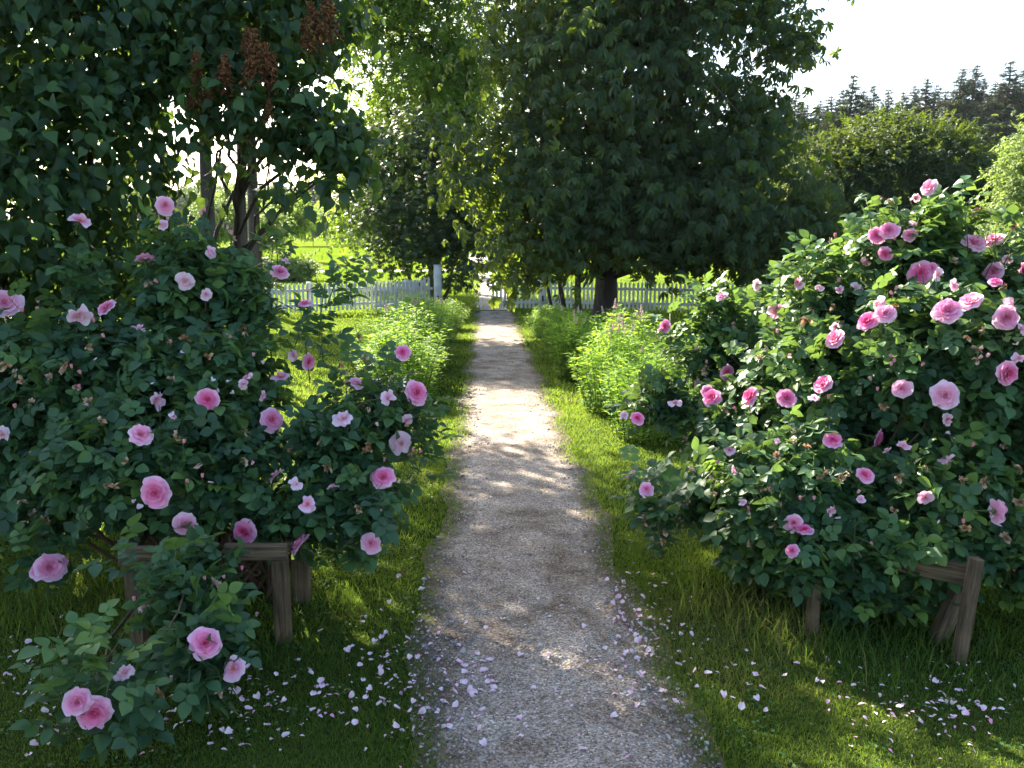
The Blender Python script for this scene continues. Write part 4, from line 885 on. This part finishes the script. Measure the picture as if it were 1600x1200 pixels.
beam(t, 'rail', W(1265, 868, 3.42), W(1390, 873, 3.35), .035, .085); beam(t, 'rail', W(1395, 874, 3.30), W(1518, 900, 3.17), .035, .085); beam(t, 'rail', W(1262, 850, 3.45), W(1300, 810, 4.3), .05, .04)

# long grass round the frames
g = Geo()
def near_pts(pts, r):
    return lambda x, y: np.min([np.hypot(x - a, (y - b_) * .8) for a, b_ in pts], axis=0) < r * (.6 + .5 * rng.random(len(x)))
blades(-2.4, -.3, 2.9, 4.4, 900, .10, .0024, g, near_pts([(-.85, 3.35), (-1.4, 3.5), (-1.9, 3.7), (-.6, 3.7)], .32), True)
blades(.8, 2.9, 2.8, 4.4, 1200, .12, .0025, g, near_pts([(1.35, 3.4), (1.6, 3.25), (1.95, 3.15), (1.75, 3.5), (1.2, 3.7)], .36), True)
tag(g.build('long_grass', M_grass, smooth=False), 'long uncut grass growing round the feet of the timber frames', 'grass', kind='stuff')

# ================================================================ FALLEN PETALS
def fallen_mesh(seed):
    g = Geo(); V, Q, A = petal(0, 1.0, random.Random(seed).uniform(0, 25), random.Random(seed).uniform(-10, 40), .5, .10, seed, nu=5, nv=5, cup=.25)
    V = V - V.mean(0); V[:, 2] -= V[:, 2].min(); g.add(V, Q, None, A, 0); return g.mesh('rose_petal', M_petal_fallen)
FP = [fallen_mesh(i) for i in range(7)]
spots = [((300, 1100), (260, 80), 62), ((100, 1060), (110, 80), 30), ((600, 1030), (70, 110), 34), ((540, 1130), (110, 60), 12), ((1000, 1010), (75, 90), 62), ((730, 1080), (70, 80), 34), ((860, 1060), (170, 120), 22), ((960, 920), (50, 25), 12), ((1170, 1070), (110, 50), 20), ((1480, 1120), (140, 75), 48), ((1350, 1085), (220, 50), 16), ((1560, 985), (40, 25), 9), ((1260, 1140), (150, 50), 8), ((560, 990), (60, 40), 12), ((1100, 980), (60, 40), 6)]
k = 0
lab = {'path': 'rose petal lying loose on the gravel path', 'left': 'rose petal dropped on the grass left of the path', 'right': 'rose petal dropped on the grass right of the path'}
cnt = 0
for (cx, cy_), (sx_, sy_), n in spots:
    for _ in range(n):
        if cnt >= 300: break
        px = cx + random.gauss(0, .55) * sx_; py = min(1195, cy_ + random.gauss(0, .55) * sy_)
        p = ground_at(px, py); x, y = p[0], p[1]; l, r = float(path_edge(y, -1)), float(path_edge(y, 1))
        where = 'path' if l < x < r else ('left' if x <= l else 'right')
        o = bpy.data.objects.new('rose_petal', FP[random.randrange(7)]); COL.objects.link(o)
        lift = .017 if where == 'path' else .026
        o.location = (x, y, float(gz(x, y)) + lift + .004 * random.random()); s = random.uniform(.016, .029); o.scale = (s, s * random.uniform(.8, 1.2), s)
        o.rotation_euler = (random.gauss(0, .3), random.gauss(0, .3), random.uniform(0, 6.28))
        tag(o, lab[where], 'petal', lab[where].replace('rose petal', 'rose petals')); cnt += 1
# petals caught on the leaves of the two bushes
for bl, pts, wh in ((lb_, [(312, 729), (380, 470), (240, 600), (267, 652), (285, 550), (210, 785), (218, 792), (517, 835), (365, 615), (357, 598), (135, 635), (35, 818), (70, 833), (330, 595), (150, 563), (330, 756), (410, 568), (339, 610)], 'left'), (rb_, [(1427, 334), (1410, 330), (1308, 812), (1545, 800), (1555, 810), (1480, 678), (1068, 690), (1075, 695), (1213, 693), (1235, 560), (1000, 810), (1468, 815), (1560, 823), (1170, 645), (1590, 540)], 'right')):
    for px, py in pts:
        p, nr, v = hit(bl, px, py); p = p - v * .05
        o = bpy.data.objects.new('rose_petal', FP[random.randrange(7)]); COL.objects.link(o); o.location = p; s = random.uniform(.017, .027); o.scale = (s,) * 3
        o.rotation_euler = (random.gauss(0.3, .4), random.gauss(0, .4), random.uniform(0, 6.28)); tag(o, 'pale petal caught on the leaves of the %s rose bush' % wh, 'petal', 'petals caught on the %s rose bush' % wh)
# clover and broad weeds in the turf
g = Geo(); n = 900
cx = rng.uniform(-3, 3.2, n); cy2 = rng.uniform(2.0, 8, n); ok = (cx < path_edge(cy2, -1) - .02) | (cx > path_edge(cy2, 1) + .02); cx, cy2 = cx[ok], cy2[ok]; n = len(cx)
k_ = 14; px_ = np.repeat(cx, k_) + rng.normal(0, .035, n * k_); py_ = np.repeat(cy2, k_) + rng.normal(0, .035, n * k_)
P = np.stack([px_, py_, gz(px_, py_) + rng.uniform(.008, .028, n * k_)], -1)
g.inst(blade(1, .8, [.2, .9, 1., .8, .2], fold=.2, droop=.1), frames(rnd_dir(n * k_) * [1, 1, .2], np.array([0, 0, 1.0]) + rnd_dir(n * k_) * .3, rng.uniform(.006, .017, n * k_)), P, rng.uniform(.1, .8, n * k_))
tag(g.build('clover', M_clover), 'small round leaved clover and weeds low in the mown grass', 'clover', kind='stuff')
# dry leaf bits and smaller petals
def scatter_small(name, mat, label, spots, size, tpl, lift):
    g = Geo(); P = []
    for (cx, cy_), (sx_, sy_), n in spots:
        for _ in range(n):
            p = ground_at(cx + random.gauss(0, .55) * sx_, min(1240, cy_ + random.gauss(0, .55) * sy_)); P.append((p[0], p[1], float(gz(p[0], p[1])) + lift))
    P = np.array(P); n = len(P); g.inst(tpl, frames(rnd_dir(n) * [1, 1, .15], np.array([0, 0, 1.0]) + rnd_dir(n) * .4, size * rng.uniform(.5, 1.3, n)), P, rng.random(n))
    tag(g.build(name, mat, smooth=True), label, name.replace('_', ' '), kind='stuff')
scatter_small('leaf_litter', M_litter, 'dry brown bits of leaf along the right edge of the path', [((1000, 1010), (80, 110), 110), ((980, 930), (60, 40), 40), ((640, 1060), (60, 100), 40), ((1060, 1080), (40, 40), 30), ((860, 1000), (250, 200), 40)], .02, LANCE[0], .018)
scatter_small('petal_litter', M_petal_fallen, 'the many smaller shrivelled petals strewn thickly over grass and gravel', [((1440, 1110), (160, 70), 130), ((330, 1110), (220, 60), 150), ((60, 1080), (90, 80), 60), ((1010, 1000), (80, 90), 110), ((640, 1060), (90, 100), 90), ((800, 1080), (160, 90), 60)], .017, blade(1, .6, [.3, 1, .9, .2], fold=.4, droop=.3), .02)

# ================================================================ AIR
hz = bpy.data.meshes.new('haze'); x0, x1, y0, y1, z0, z1 = -950, 950, -40, 1650, -2.2, 26
hz.from_pydata([(x0, y0, z0), (x1, y0, z0), (x1, y1, z0), (x0, y1, z0), (x0, y0, z1), (x1, y0, z1), (x1, y1, z1), (x0, y1, z1)], [], [(0, 3, 2, 1), (4, 5, 6, 7), (0, 1, 5, 4), (1, 2, 6, 5), (2, 3, 7, 6), (3, 0, 4, 7)])
ho = bpy.data.objects.new('haze', hz); COL.objects.link(ho); ho['kind'] = 'stuff'; ho['label'] = 'thin summer haze over the far fields'
m = bpy.data.materials.new('haze'); m.use_nodes = True; t_ = m.node_tree; t_.nodes.remove(t_.nodes['Principled BSDF'])
pv = t_.nodes.new('ShaderNodeVolumePrincipled'); pv.inputs['Color'].default_value = (.82, .88, 1, 1); pv.inputs['Density'].default_value = .00016; pv.inputs['Anisotropy'].default_value = 0.0
t_.links.new(pv.outputs[0], t_.nodes['Material Output'].inputs['Volume']); hz.materials.append(m)
